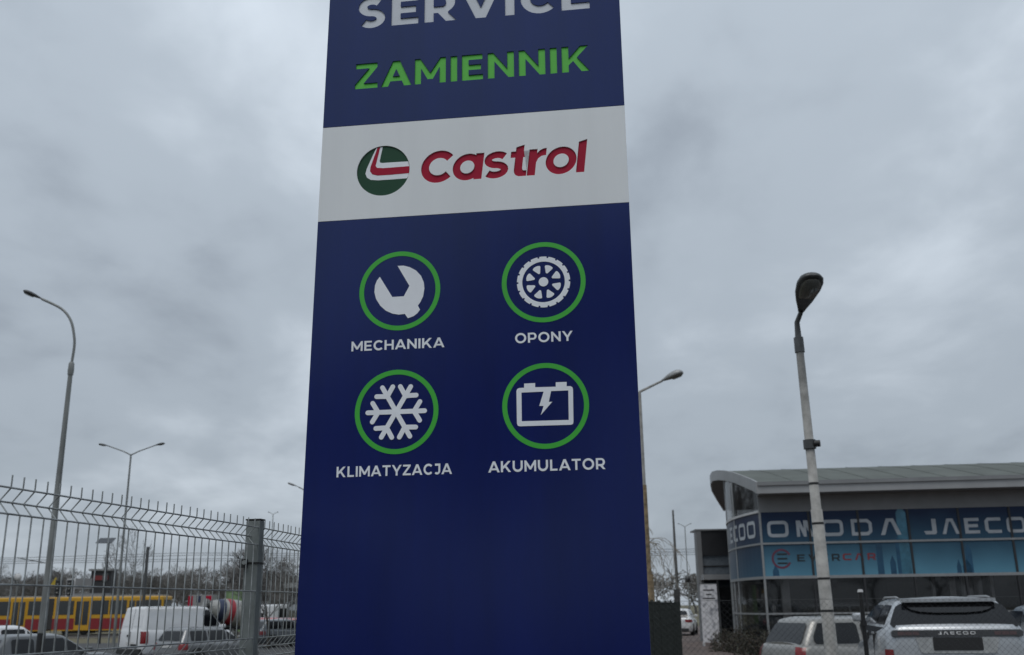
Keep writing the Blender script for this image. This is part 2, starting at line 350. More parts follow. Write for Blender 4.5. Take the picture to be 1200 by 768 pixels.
tag(vb.build('grass_verge', M_grass), kind='structure')

# ------------------------------------------------------------------ the sign pylon
TA = R(7.4)
TE = Vector((math.cos(TA), -math.sin(TA), 0)); TN = Vector((-math.sin(TA), -math.cos(TA), 0))
T0 = Vector((atY(348.0, 715, 4.02).x, 4.02, 0))                   # foot of the left front edge
def tuv(px, py):
    q = on_plane(px, py, T0, TN) - T0; return (q.dot(TE), q.z)
def tf(u, v, d): return T0 + TE * u + Vector((0, 0, v)) + TN * d
TW = tuv(760.3, 715)[0]; TH = 5.4
pyl = thing('sign_pylon', 'tall navy blue roadside sign pylon with white band and service icons', 'sign', T0)
def tp(mb, name, m, parent, **k):
    inv = Matrix.Translation(-T0)
    mb.v = [tuple(Vector(v) - T0) for v in mb.v]
    o = mb.build(name, m, parent, **k); return o
_a = tuv(386.6, 0); _b = tuv(345.1, 768)
def UL(v): return _b[0] + (_a[0] - _b[0]) * (v - _b[1]) / (_a[1] - _b[1])      # the left edge leans in a little
print('left edge', _a, _b)
vb0 = tuv(375, 261)[1]; vb1 = tuv(735, 236)[1]; vB = (vb0 + vb1) / 2
vt0 = tuv(380.2, 151.5)[1]; vt1 = tuv(730.6, 122.5)[1]; vT = (vt0 + vt1) / 2
print('pylon', TW, vB, vT, vb0 - vb1, vt0 - vt1)
body = MB(); 
def tbox(mb, u0, u1, v0, v1, d0, d1): mb.add([tf(u, v, d) for d in (d0, d1) for v in (v0, v1) for u in (u0, u1)], [(0, 2, 3, 1), (4, 5, 7, 6), (0, 1, 5, 4), (2, 6, 7, 3), (0, 4, 6, 2), (1, 3, 7, 5)]); return mb
tp(MB().prism([[(UL(.12) + .012, .12), (TW - .012, .12), (TW - .012, TH - .02), (UL(TH) + .012, TH - .02)]], tf, -.30, -.022, True), 'core', M_navy, pyl)
tp(MB().prism([[(UL(.1), .10), (UL(.1) + .011, .10), (UL(TH) + .011, TH), (UL(TH), TH)]], tf, -.31, -.0085, True), 'side_trim', M_alu, pyl)
tp(tbox(MB(), TW - .011, TW, .10, TH, -.31, -.0085), 'side_trim', M_alu, pyl)
tp(tbox(MB(), -.01, TW + .01, 0, .098, -.33, .015), 'plinth', mat('pylon_plinth', (.10, .10, .10), .7), pyl)
tp(tbox(MB(), UL(TH) - .004, TW + .004, TH, TH + .03, -.32, .0), 'top_cap', M_alu, pyl)
def recessed(name, m, u0, u1, v0, v1, words, extra=()):
    """a sheet-metal face with the letters cut out; the letters sit 9 mm deeper"""
    holes = []; isl = []
    for txt, lm, gl in words:
        for c, cs in gl: holes.append(cs[0]); isl += cs[1:]
    for lm, cs, nm in extra: holes.append(cs[0])
    mb = MB(); mb.prism([[(UL(v0), v0), (u1, v0), (u1, v1), (UL(v1), v1)]] + holes, tf, -.008, 0)
    for i in isl: mb.prism([i], tf, -.008, 0)
    o = tp(mb, name, m, pyl)
    for txt, lm, gl in words:
        for c, cs in gl:
            l = MB().prism(cs, tf, -.007, -.005); l = tp(l, 'letter', lm, o)
    return o
b0 = tuv(415.6, 106.3); b1 = tuv(691.4, 81.3); c0 = tuv(417, 76); c1 = tuv(689, 52.3)
zv0 = (b0[1] + b1[1]) / 2; zv1 = (c0[1] + c1[1]) / 2; print('zam', b0, b1, c0, c1)
W1 = word('ZAMIENNIK', .242, .17, b0[0], b1[0], zv0, zv1)
s0 = tuv(418.3, 36); s1 = tuv(459.7, 32); s2 = tuv(691, 7.8); sv0 = (s1[1] + s2[1]) / 2; print('serv', s0, s1, s2)
W2 = word('SERVICE', .258, .17, s0[0], s2[0], sv0, sv0 + (zv1 - zv0) * 1.22)
recessed('upper_panel', M_navy, 0.0, TW, vT + .002, TH - .003, [('ZAMIENNIK', M_green, W1), ('SERVICE', M_letterg, W2)])
# white brand band
ca = tuv(490.3, 196); cb = tuv(684.6, 201.8); ctop = tuv(687.8, 163.4); cbase = tuv(676, 202.2)
ccb = tuv(510, 215.3); cct = tuv(512, 177)
print('castrol', ca, cb, ctop, cbase, ccb, cct)
cv0 = (cbase[1] + ccb[1]) / 2 + .004
W4 = word('castrol', .24, .028, ca[0] + .004, cb[0] - .0, cv0, ctop[1] - .004, shear=.12)
LC = tuv(449, 200); LR_u = (tuv(480, 200)[0] - tuv(418, 200)[0]) / 2; LR_v = (tuv(449, 171)[1] - tuv(449, 229)[1]) / 2; print('logo r', LR_u, LR_v)
LR_ = (LR_u + LR_v) / 2
disc = circle(LC[0], LC[1], LR_, LR_, 56)
band = recessed('white_band', M_white, 0.0, TW, vB, vT, [('Castrol', M_red, W4)], [(M_dgreen, [disc], 'logo')])
tp(MB().prism([disc], tf, -.007, -.005), 'logo_disc', M_dgreen, band)
def zpx(pts, ox, oy, k): return [tuv(ox + x / k, oy + y / k) for x, y in pts]
def clip_disc(pts, r=.985):
    o = []
    for u, v in pts:
        d = Vector((u - LC[0], v - LC[1])); 
        if d.length > LR_ * r: d = d.normalized() * LR_ * r
        o.append((LC[0] + d.x, LC[1] + d.y))
    return o
wl = clip_disc(zpx([(272, 172), (240, 250), (188, 365), (176, 410), (190, 445), (225, 465), (290, 469), (440, 459), (550, 450), (572, 425), (582, 340), (566, 297), (440, 305), (330, 313), (310, 310), (304, 297), (332, 170)], 405, 150, 7.68))
rlg = clip_disc(zpx([(285, 172), (255, 260), (222, 350), (218, 388), (238, 415), (285, 426), (400, 419), (585, 405), (585, 339), (460, 350), (340, 360), (280, 357), (268, 338), (285, 270), (310, 170)], 405, 150, 7.68), .99)
tp(MB().prism([wl], tf, -.005, -.0042), 'logo_stripe', M_letterw, band)
tp(MB().prism([rlg], tf, -.0042, -.0034), 'logo_stripe', M_red, band)
# lower navy panel, two sheets with a fine joint under the lettering
low = tp(MB().prism([[(UL(.1), .10), (TW, .10), (TW, vB - .002), (UL(vB), vB - .002)]], tf, -.008, 0), 'lower_panel', M_navy, pyl)
def decal(name, m, contours, d=.0012): return tp(MB().prism(contours, tf, .0, d), name, m, low)
def ring_at(x0, x1, y0, y1):
    cx, cy = (x0 + x1) / 2, (y0 + y1) / 2; c = tuv(cx, cy); ru = (tuv(x1, cy)[0] - tuv(x0, cy)[0]) / 2; rv = (tuv(cx, y0)[1] - tuv(cx, y1)[1]) / 2
    return c, (ru + rv) / 2
rings = [ring_at(421.5, 515.2, 294.2, 387.2), ring_at(587.9, 685.9, 283.6, 377.4), ring_at(415.8, 513.4, 432.8, 532), ring_at(588.4, 690, 424.8, 526)]
print('rings', rings); RR = sum(r for c, r in rings) / 4
for c, r in rings: decal('icon_ring', M_ring, [circle(c[0], c[1], RR, RR, 64), circle(c[0], c[1], RR * .885, RR * .885, 64)])
# wrench
wr = [(362, 175), (400, 173), (440, 183), (480, 204), (512, 238), (530, 280), (534, 320), (526, 370), (508, 408), (492, 430), (506, 456), (490, 478), (465, 498), (428, 511), (408, 483), (370, 488), (330, 482), (285, 462), (250, 430), (224, 388), (213, 345), (217, 300), (230, 268), (248, 245), (328, 375), (402, 370), (438, 303)]
decal('wrench_icon', M_letterw, [zpx(wr, 400, 280, 5.486)])
# tyre
c, r = rings[1]; tr = RR * .635
outer = []
for k in range(18):
    a = 360 / 18 * k
    outer += arc(c[0], c[1], tr, tr, a + 2.2, a + 17.8, 4) + arc(c[0], c[1], tr * .945, tr * .945, a + 18.2, a + 21.8, 1)
decal('tyre_icon', M_letterw, [outer, circle(c[0], c[1], tr * .80, tr * .80, 56)])
decal('tyre_hub', M_letterw, [circle(c[0], c[1], tr * .18, tr * .18, 28)])
for k in range(8):
    a = R(22.5 + 45 * k + 2)
    pts = [(.35, -.02), (.37, -.04), (.59, -.155), (.635, -.14), (.665, -.06), (.67, 0), (.665, .06), (.635, .14), (.59, .155), (.37, .04), (.35, .02)]
    decal('tyre_spoke', M_letterw, [[(c[0] + tr * (x * math.cos(a) - y * math.sin(a)), c[1] + tr * (x * math.sin(a) + y * math.cos(a))) for x, y in pts]])
# snowflake
c, r = rings[2]; c = tuv(390 + 380 / 5.12, 425 + 296 / 5.12); al = RR * .715; th = RR * .112
def bar(x0, y0, x1, y1, t):
    d = Vector((x1 - x0, y1 - y0)); a = math.degrees(math.atan2(d.y, d.x))
    return arc(x1, y1, t / 2, t / 2, a - 90, a + 90, 8) + arc(x0, y0, t / 2, t / 2, a + 90, a + 270, 8)
for k in range(6):
    a = R(60 * k); ca_, sa_ = math.cos(a), math.sin(a); mb = MB()
    def rot(x, y): return (c[0] + al * (x * ca_ - y * sa_), c[1] + al * (x * sa_ + y * ca_))
    for q, (x0, y0, x1, y1) in enumerate(((.0, 0, .95, 0), (.60, 0, .79, .31), (.60, 0, .79, -.31))):
        mb.prism([bar(*rot(x0, y0), *rot(x1, y1), th)], tf, 0, .0012 + .0001 * (q + k * 3))
    tp(mb, 'snowflake_arm', M_letterw, low)
# battery
k5 = lambda pts: zpx(pts, 565, 415, 5.12)
decal('battery_icon', M_letterw, [k5([(222, 205), (252, 203), (252, 178), (318, 175), (318, 200), (442, 197), (442, 170), (507, 168), (507, 194), (530, 193), (542, 200), (545, 212), (548, 408), (545, 420), (534, 425), (225, 434), (214, 430), (209, 418), (206, 222), (211, 210)]),
                                  k5([(236, 232), (370, 226), (414, 223), (517, 219), (520, 396), (238, 404)])])
decal('battery_bolt', M_letterw, [k5([(370, 224), (414, 222), (400, 288), (421, 287), (352, 367), (369, 312), (343, 312)])], .0014)
def caption(txt, p0, p1, cap, s=.205, gap=.165):
    a = tuv(*p0); b = tuv(*p1); v0 = (a[1] + b[1]) / 2; h = tuv(p0[0], cap)[1] - a[1]; print(txt, a, b, h)
    for ch, cs in word(txt, s, gap, a[0], b[0], v0, v0 + h): decal('letter', M_letterw, cs)
caption('MECHANIKA', (411.8, 412.4), (520.9, 406.7), 401.0)
caption('OPONY', (603.7, 402.6), (671.3, 399.5), 391.0)
caption('KLIMATYZACJA', (394.3, 559.9), (529.8, 555.3), 547.6)
caption('AKUMULATOR', (572.2, 553.9), (709.7, 550.1), 541.0)

# ------------------------------------------------------------------ welded panel fence
HW = [2.030, 1.997, 1.964, 1.79, 1.617, 1.582, 1.548, 1.375, 1.20, 1.03, .995, .96, .79, .615, .44, .405, .37, .2, .1]
AP = {1.997, 1.582, .995, .405}
vpath = [(0, 2.063)] + [((-.030 if z in AP else 0), z) for z in HW] + [(0, .06)]
fence = thing('panel_fence', 'grey welded wire panel fence with bent top running past the pylon', 'fence', POST)
vw = MB().tube([(a, 0, z) for a, z in vpath], .0022, 5, smooth=True).mesh('vertical_wire'); vw.materials.append(M_wire)
rw = random.Random(9)
def panel(s0, s1, ang=0.0, n0=0.02):
    d = Vector((math.sin(FA + ang), math.cos(FA + ang), 0)); nn = Vector((math.cos(FA + ang), -math.sin(FA + ang), 0))
    base = FD * s0 if s0 >= 0 else FD * s1
    def P(s, n, z): return d * s + nn * n + Vector((0, 0, z))
    L = s1 - s0; o0 = FD * s0 + nn * n0
    k = int(L / .05)
    for i in range(k + 1):
        o = link('vertical_wire', vw, fence); o.location = o0 + d * (.025 + i * .05 * (L - .05) / (k * .05) if k else 0); o.rotation_euler = (rw.gauss(0, .0006), rw.gauss(0, .0006), -(FA + ang) + rw.gauss(0, .02))
    for z in HW:
        n = -.030 if z in AP else 0
        MB().tube([o0 + P(0.0, n + .005, z), o0 + P(L, n + .005, z)], .0027, 5).build('horizontal_wire', M_wire, fence)
def fpost(s):
    q = FD * s
    def pbox(mb, a0, a1, n0, n1, z0, z1):
        mb.add([q + FD * a + FN * n + Vector((0, 0, z)) for z in (z0, z1) for n in (n0, n1) for a in (a0, a1)], [(0, 2, 3, 1), (4, 5, 7, 6), (0, 1, 5, 4), (2, 6, 7, 3), (0, 4, 6, 2), (1, 3, 7, 5)]); return mb
    p = pbox(MB(), -.02, .02, -.03, .03, 0, 2.058).build('post', M_post, fence)
    bv = p.modifiers.new('bevel', 'BEVEL'); bv.width = .004; bv.segments = 2
    pbox(MB(), -.0215, .0215, -.0315, .0315, 2.0585, 2.064).build('post_cap', M_black, p)
    for z in (1.895, 1.2, .45):
        c = pbox(MB(), -.0225, .0225, -.034, .0335, z - .0035, z + .0035).build('clamp', M_black, p)
        pbox(MB(), -.034, -.0226, -.041, -.012, z - .018, z + .016).build('clamp_bracket', M_black, p)
        MB().tube([q + FD * -.034 + FN * -.018 + Vector((0, 0, z + .002)), q + FD * -.043 + FN * -.018 + Vector((0, 0, z + .002))], .009, 6).build('bolt', M_galv, p)
fpost(0); fpost(-2.5); fpost(2.5)
panel(-2.48, -.02); panel(.02, 2.48, R(-4)); 
# dark green fence running on behind the pylon to the forecourt corner
fence2 = thing('panel_fence', 'dark green wire fence seen edge-on beside the brick forecourt', 'fence', (*fp(8.0), 0))
M_gw = mat('dark_green_wire', (.008, .013, .011), .6, 0, var=.1)
wv = MB(); 
s = 0.0
while s < 23.4:
    for a, z in ((0, 0),):
        q = FD * s; wv.box(-.003, .003, -.003, .003, .1, 1.79, Matrix.Translation(q))
    s += .06
for z in (.12, .32, .5, .55, .75, .95, 1.15, 1.2, 1.4, 1.6, 1.75, 1.78):
    wv.tube([Vector((0, 0, z)), FD * 23.4 + Vector((0, 0, z))], .003, 4)
tag(wv.build('wire_mesh', M_gw, fence2), kind='stuff')
for i in range(11):
    q = FD * (i * 2.335); p = MB().box(-.03, .03, -.025, .025, 0, 1.83, Matrix.Translation(q) @ Matrix.Rotation(-FA, 4, 'Z')).build('post', M_gw, fence2)

# ------------------------------------------------------------------ street lamps
def lamp_head(parent, base, direction, length, wid, m=M_head, thick=.5):
    d = Vector(direction).normalized(); side = d.cross(Vector((0, 0, 1))).normalized(); up = side.cross(d).normalized()
    prof = [(0, .26, .30), (.08, .34, .40), (.3, .66, .75), (.55, .93, 1), (.75, 1, 1), (.9, .86, .8), (.97, .6, .5), (1, .25, .2)]
    vs_ = []; fs = []; n = 12
    for t, wk, hk in prof:
        for k in range(n):
            q = 2 * math.pi * k / n; y = math.cos(q) * wid / 2 * wk; z = math.sin(q); z = (z * hk * wid * thick * .62) if z > 0 else (max(z, -.55) * hk * wid * thick * .30)
            vs_.append(base + d * (t * length) + side * y + up * z)
    for i in range(len(prof) - 1):
        for k in range(n): fs.append((i * n + k, i * n + (k + 1) % n, (i + 1) * n + (k + 1) % n, (i + 1) * n + k))
    mb = MB().add(vs_, fs, True); mb.add(vs_[:n], [tuple(range(n))]); mb.add(vs_[-n:], [tuple(range(n))[::-1]])
    h = mb.build('lamp_head', m, parent, fixn=True)
    le = [(.42, .62), (.5, .76), (.65, .84), (.8, .82), (.9, .62), (.94, .3)]
    pts = [(t, k) for t, k in le] + [(t, -k) for t, k in reversed(le)]
    vv = [base + d * (t * length) + side * (k * wid / 2 * .86) - up * (wid * thick * .17 + .004) for t, k in pts]
    v2 = [v - up * .03 * (wid / .3) - d * 0 + (base + d * length * .68 - v) * .14 for v in vv]
    lb = MB(); nn = len(vv); lb.add(vv + v2, [(i, (i + 1) % nn, nn + (i + 1) % nn, nn + i) for i in range(nn)] + [tuple(range(nn, 2 * nn))], True)
    lb.build('lens', M_lens, h, fixn=True)
    return h
# tall curved lamp beyond the fence
def local(o): return lambda p: Vector(p) - o
Y = 25.0; base = Vector((atX(50, Y, 768), Y, RZ)); top = atY(83.5, 430, Y); base.x = top.x
L1 = thing('street_lamp', 'tall grey street lamp with curved arm and black painted base', 'street lamp', base, group=None)
q0 = Vector((0, 0, 0)); zt = top.z - RZ; a1 = atY(87, 395, Y) - base; a2 = atY(83, 376, Y) - base; a3 = atY(72, 362, Y) - base; a4 = atY(49, 350.5, Y) - base; ah = atY(31, 343.5, Y) - base
MB().tube([(0, 0, 0), (0, 0, 1.6)], [.10, .095], 12).build('painted_base', M_black, L1)
MB().tube([(0, 0, 1.6), (0, 0, zt)], [.092, .055], 12).build('pole', M_pole, L1)
MB().tube([(0, 0, zt - .22), (0, 0, zt - .1), (0, 0, zt + .08), (0, 0, zt + .12)], [.07, .078, .07, .05], 12).build('collar', M_pole, L1)
cv = [Vector((0, 0, zt + .1)), Vector((.02, 0, zt + .5))]
for p in (a1, a2, a3, a4): cv.append(Vector((p.x, 0, p.z)))
def smooth_path(P, n=5):
    o = []
    for i in range(len(P) - 1):
        p0, p1, p2, p3 = P[max(i - 1, 0)], P[i], P[i + 1], P[min(i + 2, len(P) - 1)]
        for k in range(n):
            t = k / n; o.append(.5 * ((2 * p1) + (p2 - p0) * t + (2 * p0 - 5 * p1 + 4 * p2 - p3) * t * t + (3 * p1 - p0 - 3 * p2 + p3) * t ** 3))
    return o + [P[-1]]
MB().tube(smooth_path(cv), .034, 10).build('arm', M_pole, L1)
hd = (ah - a4); hd.y = -.15; lamp_head(L1, Vector((a4.x, 0, a4.z)), hd, .50, .26, thick=.42)
# leaning lamp by the chain-link fence
Y = 13.2; pb = atY(976, 780, Y); pt = atY(936, 400, Y); sl_ = (pt - pb) / (pt.z - pb.z); base = pb - sl_ * pb.z; base.z = 0
L2 = thing('street_lamp', 'slightly leaning pale concrete lamp post beside the chain-link fence', 'street lamp', base)
H2 = pt.z
def lp(z): return sl_ * z
MB().tube([lp(0), lp(2.9), lp(2.9001), lp(H2 - .12)], [.088, .074, .064, .052], 14).build('pole', M_polec, L2)
for z, rr in ((1.62, .083), (2.02, .081), (2.72, .0775), (3.24, .066)):
    MB().tube([lp(z - .013), lp(z + .013)], rr, 14).build('strap', M_black, L2)
zc = atY(948, 521, Y).z
MB().tube([lp(zc - .06), lp(zc + .06)], .082, 14).build('clamp', M_head, L2)
MB().tube([lp(zc) + Vector((.05, -.06, 0)), lp(zc) + Vector((.115, -.09, .0))], .045, 10).build('clamp_box', M_black, L2)
MB().tube([lp(H2 - .16), lp(H2 + .05)], [.068, .066], 12).build('collar', M_head, L2)
nk0 = lp(H2 + .04); nk1 = atY(934, 378, Y) - base; nk2 = atY(939, 365, Y - .12) - base
MB().tube([nk0, nk1, nk2], [.045, .036, .032], 10).build('arm', M_head, L2)
lamp_head(L2, nk2, (-.03, -1, .40), .78, .36, thick=.55)
# lamp half hidden by the pylon
Y = 30.0; tp_ = atY(748.5, 460, Y); base = Vector((tp_.x + .02, Y, 0))
L3 = thing('street_lamp', 'weathered brownish lamp post with short straight arm just behind the pylon', 'street lamp', base)
MB().tube([(0, 0, 0), (0, 0, 2.6)], [.17, .15], 12).build('painted_base', M_rust, L3)
MB().tube([(0, 0, 2.6), (0, 0, 5.2)], [.10, .08], 12).build('sleeve', M_rust, L3)
MB().tube([(0, 0, 5.2), (0, 0, tp_.z)], [.06, .05], 12).build('pole', M_polec, L3)
e1 = atY(776, 446.5, Y) - base; e1.y = 0
MB().tube([(0, 0, tp_.z - .03), (0, 0, tp_.z + .01), e1], [.045, .04, .035], 10).build('arm', M_polec, L3)
lamp_head(L3, e1, (1, -.45, .33), .70, .38, M_headl, thick=.65)
# twin-arm lamps
def twin(px, ytop, ylow, Y, span, label, zb=RZ, m=M_pole, rad=.09, x0=None, group=None):
    t = atY(px, ylow, Y); base = Vector((t.x, Y, zb)); T = thing('street_lamp', label, 'street lamp', base, group=group)
    z = t.z - zb; rise = atY(px, ytop, Y).z - t.z
    MB().tube([(0, 0, 0), (0, 0, z)], [rad, rad * .55], 10).build('pole', m, T)
    for sgn in (-1, 1):
        MB().tube([(0, 0, z - .02), (sgn * span * .12, 0, z + rise * .3), (sgn * span * .36, 0, z + rise * .8)], [rad * .45, rad * .4, rad * .35], 8).build('arm', m, T)
        lamp_head(T, Vector((sgn * span * .35, 0, z + rise * .78)), (sgn, -.1, .2), span * .17, .30 if span > 3 else .25, M_head, thick=.4)
    return T
twin(153.5, 520, 533, 56, 3.65, 'slim twin-arm street lamp standing between the road lanes', rad=.085)
twin(802.5, 613.5, 617.5, 130, 1.75, 'thin far lamp mast with two short flat heads near the dark porch', 0, rad=.09)
twin(320, 600, 603, 120, 1.2, 'small distant lamp seen above the panel fence next to its post', RZ, rad=.08)
Y = 62; t = atY(362, 577, Y); base = Vector((t.x, Y, RZ)); L5 = thing('street_lamp', 'street lamp mostly hidden by the pylon with its head sticking out', 'street lamp', base)
MB().tube([(0, 0, 0), (0, 0, t.z - RZ)], [.09, .05], 10).build('pole', M_pole, L5)
e1 = atY(350, 571, Y) - base; e1.y = 0
MB().tube([(0, 0, t.z - RZ - .02), e1], [.04, .035], 8).build('arm', M_pole, L5); lamp_head(L5, e1, (-1, -.1, .38), .75, .3, M_headl, thick=.4)
# plain masts
def mast(px, ytop, Y, label, zb, r0, r1, m, cat='pole'):
    t = atY(px, ytop, Y); T = thing('utility_mast', label, cat, (t.x, Y, zb)); MB().tube([(0, 0, 0), (0, 0, (t.z - zb) * .45), (0, 0, t.z - zb)], [r0, (r0 + r1) / 2, r1], 10).build('pole', m, T); return T, t.z - zb
T, z = mast(788.5, 598, 55, 'dark steel mast with a round camera bracket behind the white car', 0, .13, .05, mat('mast_steel', (.14, .14, .135), .6, .3))
MB().tube([(0, 0, 2.9), (.25, 0, 3.05), (.5, 0, 3.05)], .04, 8).build('bracket', M_head, T); MB().lathe([(0, 0), (.16, .02), (.2, .1), (.2, .22), (.0, .3)], 14, Matrix.Translation((.45, 0, 3.05))).build('camera', M_head, T)
MB().box(-.22, .1, -.2, -.12, 1.6, 2.5).build('cabinet', M_head, T)
T, z = mast(173.5, 641, 80, 'plain dark pole rising behind the white van', RZ, .14, .12, M_head)
T, z = mast(127.5, 634, 70, 'dark pole carrying a tilted solar panel in front of the tram', RZ, .10, .08, M_black, 'solar pole')
MB().box(-.55, .55, -.4, .4, -.02, .02, Matrix.Translation((-.2, 0, z + .02)) @ Matrix.Rotation(R(28), 4, 'X')).build('solar_panel', mat('solar_cells', (.012, .014, .02), .25), T)
MB().box(-.16, .16, -.12, .0, z - 2.7, z - 2.2).build('control_box', M_head, T)

# ------------------------------------------------------------------ vehicles
def lerp_pts(P, x):
    if x <= P[0][0]: return P[0][1]
    for (a, b), (c, d) in zip(P, P[1:]):
        if x <= c:
            t = (x - a) / (c - a); t2 = t * t * (3 - 2 * t) * .35 + t * .65; return b + (d - b) * t2
    return P[-1][1]
def rr_loop(x0, x1, hw, rf, rb, n=5):
    return arc(x1 - rf, hw - rf * .8, rf, rf * .8, 0, 90, n) + arc(x0 + rb, hw - rb * .8, rb, rb * .8, 90, 180, n) + arc(x0 + rb, -hw + rb * .8, rb, rb * .8, 180, 270, n) + arc(x1 - rf, -hw + rf * .8, rf, rf * .8, 270, 360, n)
WHEELS = {}
def wheel_meshes(r, wd):
    k = (round(r, 3), wd)
    if k not in WHEELS:
        My = Matrix.Rotation(R(90), 4, 'Z')
        t = MB().lathe([(r * .66, -wd / 2), (r * .93, -wd / 2), (r, -wd * .36), (r, wd * .36), (r * .93, wd / 2), (r * .66, wd / 2)], 28, My).mesh('tyre'); t.materials.append(M_tyre)
        b = MB().lathe([(.0, wd * .30), (r * .14, wd * .32), (r * .16, wd * .24)], 16, My); b.lathe([(r * .58, wd * .38), (r * .66, wd * .42), (r * .67, -wd * .4)], 28, My)
        for s_ in range(5):
            a = 2 * math.pi * s_ / 5; b.box(-.045, .045, wd * .18, wd * .30, 0, r * .62, Matrix.Rotation(a, 4, 'Y'))
        b.lathe([(0, -wd * .05), (r * .62, -wd * .02)], 20, My)
        rm = b.mesh('rim'); rm.materials.append(M_rim)
        WHEELS[k] = (t, rm)
    return WHEELS[k]
def car(name, label, cat, loc, heading, paint, L=4.4, W=1.8, H=1.5, belt=.95, hood=.98, tailx=None, base=(-2.05, 1.15), roof=(-1.65, .30), tumble=.17, sill=.20, deck=None, wr=.33, wb=2.65,
        bays=((-1.5, -.72), (-.64, .22), (.30, .95)), rear_h=(.18, .86), rear_w=.80, rcorner=.13, glassrear=True, group=None, tail=(.70, .06, .20, .06), rails=False, spoiler=False, lower=True, handles=True, crown=.045, plate_z=.80, taillean=.06, wind=True):
    """x forward from the middle of the wheelbase; heading = clockwise angle from the view direction"""
    o = thing(name, label, cat, loc, R(90 - heading), group)
    hl = L / 2; xt, xn = -hl, hl; hw = W / 2
    dk = deck or [(-hl, belt), (base[0], belt + .01), (base[1], belt), (base[1] + .25, hood), (hl - .35, hood - .16), (hl, hood - .30)]
    prof = [(0, .10, .16), (.05, .04, .07), (.16, .015, .03), (.34, .0, 0.0), (.55, .0, 0.015), (.74, .004, .03), (.88, .025, .05), (.96, .05, .085), (1, .085, .13)]
    loops = []
    for t, iw, il in prof:
        lp_ = rr_loop(xt + il * (1 if t < .5 else taillean / .06 * .8), xn - il * 1.3, hw - iw, .42, .24, 6); loops.append([(x, y, sill + (lerp_pts(dk, x) - sill) * t) for x, y in lp_])
    for k in (.66, .33, 0.0):
        loops.append([(x, y * k, lerp_pts(dk, x) + crown * (1 - (k * .95) ** 2)) for x, y, z in loops[8]])
    n = len(loops[0]); mb = MB()
    mb.add([p for l in loops for p in l], [(i * n + k, i * n + (k + 1) % n, (i + 1) * n + (k + 1) % n, (i + 1) * n + k) for i in range(len(loops) - 1) for k in range(n)], True)
    mb.add(loops[0], [tuple(range(n))[::-1]])
    body_ = mb.build('body', paint, o, ang=38, fixn=True)
    # greenhouse
    zb = belt - .03; hwb = hw - .075
    def gx(h, end): 
        a, b = (base[0], roof[0]) if end == 'r' else (base[1], roof[1]); t = h ** 1.12; return a + (b - a) * t
    def gy(h): return hwb - tumble * h ** 1.25
    def gz(h): return zb + (H - .055 - zb) * h
    lo = []
    for h in (0, .15, .3, .45, .6, .75, .88, .96):
        lo.append([(x, y, gz(h)) for x, y in rr_loop(gx(h, 'r'), gx(h, 'f'), gy(h), .30, rcorner * 1.25, 6)])
    for ins, dz in ((.035, .022), (.10, .045)):
        lo.append([(x, y, gz(.96) + dz) for x, y in rr_loop(gx(.97, 'r') + ins, gx(.97, 'f') - ins * 1.4, gy(.97) - ins, .3, rcorner * 1.4, 6)])
    zt = gz(.96) + .045; last = lo[-1]
    for k in (.6, .25, 0.0): lo.append([(x * (1 - .04 * (1 - k)) , y * k, zt + .03 * (1 - k * k)) for x, y, z in last])
    mb = MB(); mb.add([p for l in lo for p in l], [(i * n + k, i * n + (k + 1) % n, (i + 1) * n + (k + 1) % n, (i + 1) * n + k) for i in range(len(lo) - 1) for k in range(n)], True)
    roof_ = mb.build('roof', paint, o, ang=50, fixn=True)
    # glass
    def side_poly(x0, x1, h0, h1, sgn, r=.05):
        pts = rrect(x0, x1, h0, h1, .07, 4)
        # keep inside the pillars
        out_ = []
        for x, h in pts:
            x = max(min(x, gx(h, 'f') - .17), gx(h, 'r') + .17); out_.append((x, h))
        return out_
    for sgn in (-1, 1):
        for (x0, x1) in bays:
            pts = side_poly(x0, x1, .12, .86, sgn)
            fr = lambda u, v, d: Vector((u, sgn * (gy(v) + d), gz(v)))
            # subdivide in height so the pane follows the tumblehome
            hs = [.12 + .74 * i / 8 for i in range(9)]
            g = MB(); ring = []
            for h in hs:
                e_ = .07 * max(0, 1 - min(h - .12, .86 - h) / .07) ** 2 * .6
                xa = max(min(x0 + e_, gx(h, 'f') - .17), gx(h, 'r') + .15); xb = max(min(x1 - e_, gx(h, 'f') - .15), gx(h, 'r') + .17)
                ring.append((xa, xb, h))
            vv = []
            for xa, xb, h in ring: vv += [fr(xa, h, .012), fr(xb, h, .012)]
            g.add(vv, [((2 * i, 2 * i + 1, 2 * i + 3, 2 * i + 2) if sgn < 0 else (2 * i + 1, 2 * i, 2 * i + 2, 2 * i + 3)) for i in range(8)], True)
            g.build('side_window', M_glass, o)
    if glassrear:
        g = MB(); vv = []
        for i in range(9):
            h = rear_h[0] + (rear_h[1] - rear_h[0]) * i / 8; e_ = .05 * max(0, 1 - min(i, 8 - i)) 
            ww = (gy(h) - .04) * rear_w / .80 * .86 - e_
            for k in range(7):
                y = ww * (k / 3 - 1); vv.append(Vector((gx(h, 'r') - .012, y, gz(h))))
        g.add(vv, [(i * 7 + k, (i + 1) * 7 + k, (i + 1) * 7 + k + 1, i * 7 + k + 1)[::-1] for i in range(8) for k in range(6)], True); g.build('rear_window', M_glass, o)
    if wind:
        g = MB(); vv = []
        for i in range(7):
            h = .10 + .80 * i / 6; ww = gy(h) - .20
            for k in range(7): vv.append(Vector((gx(h, 'f') + .012, ww * (k / 3 - 1), gz(h))))
        g.add(vv, [(i * 7 + k, (i + 1) * 7 + k, (i + 1) * 7 + k + 1, i * 7 + k + 1) for i in range(6) for k in range(6)], True); g.build('windscreen', M_glass, o)
    # wheels and arches
    t_, r_ = wheel_meshes(wr, .21)
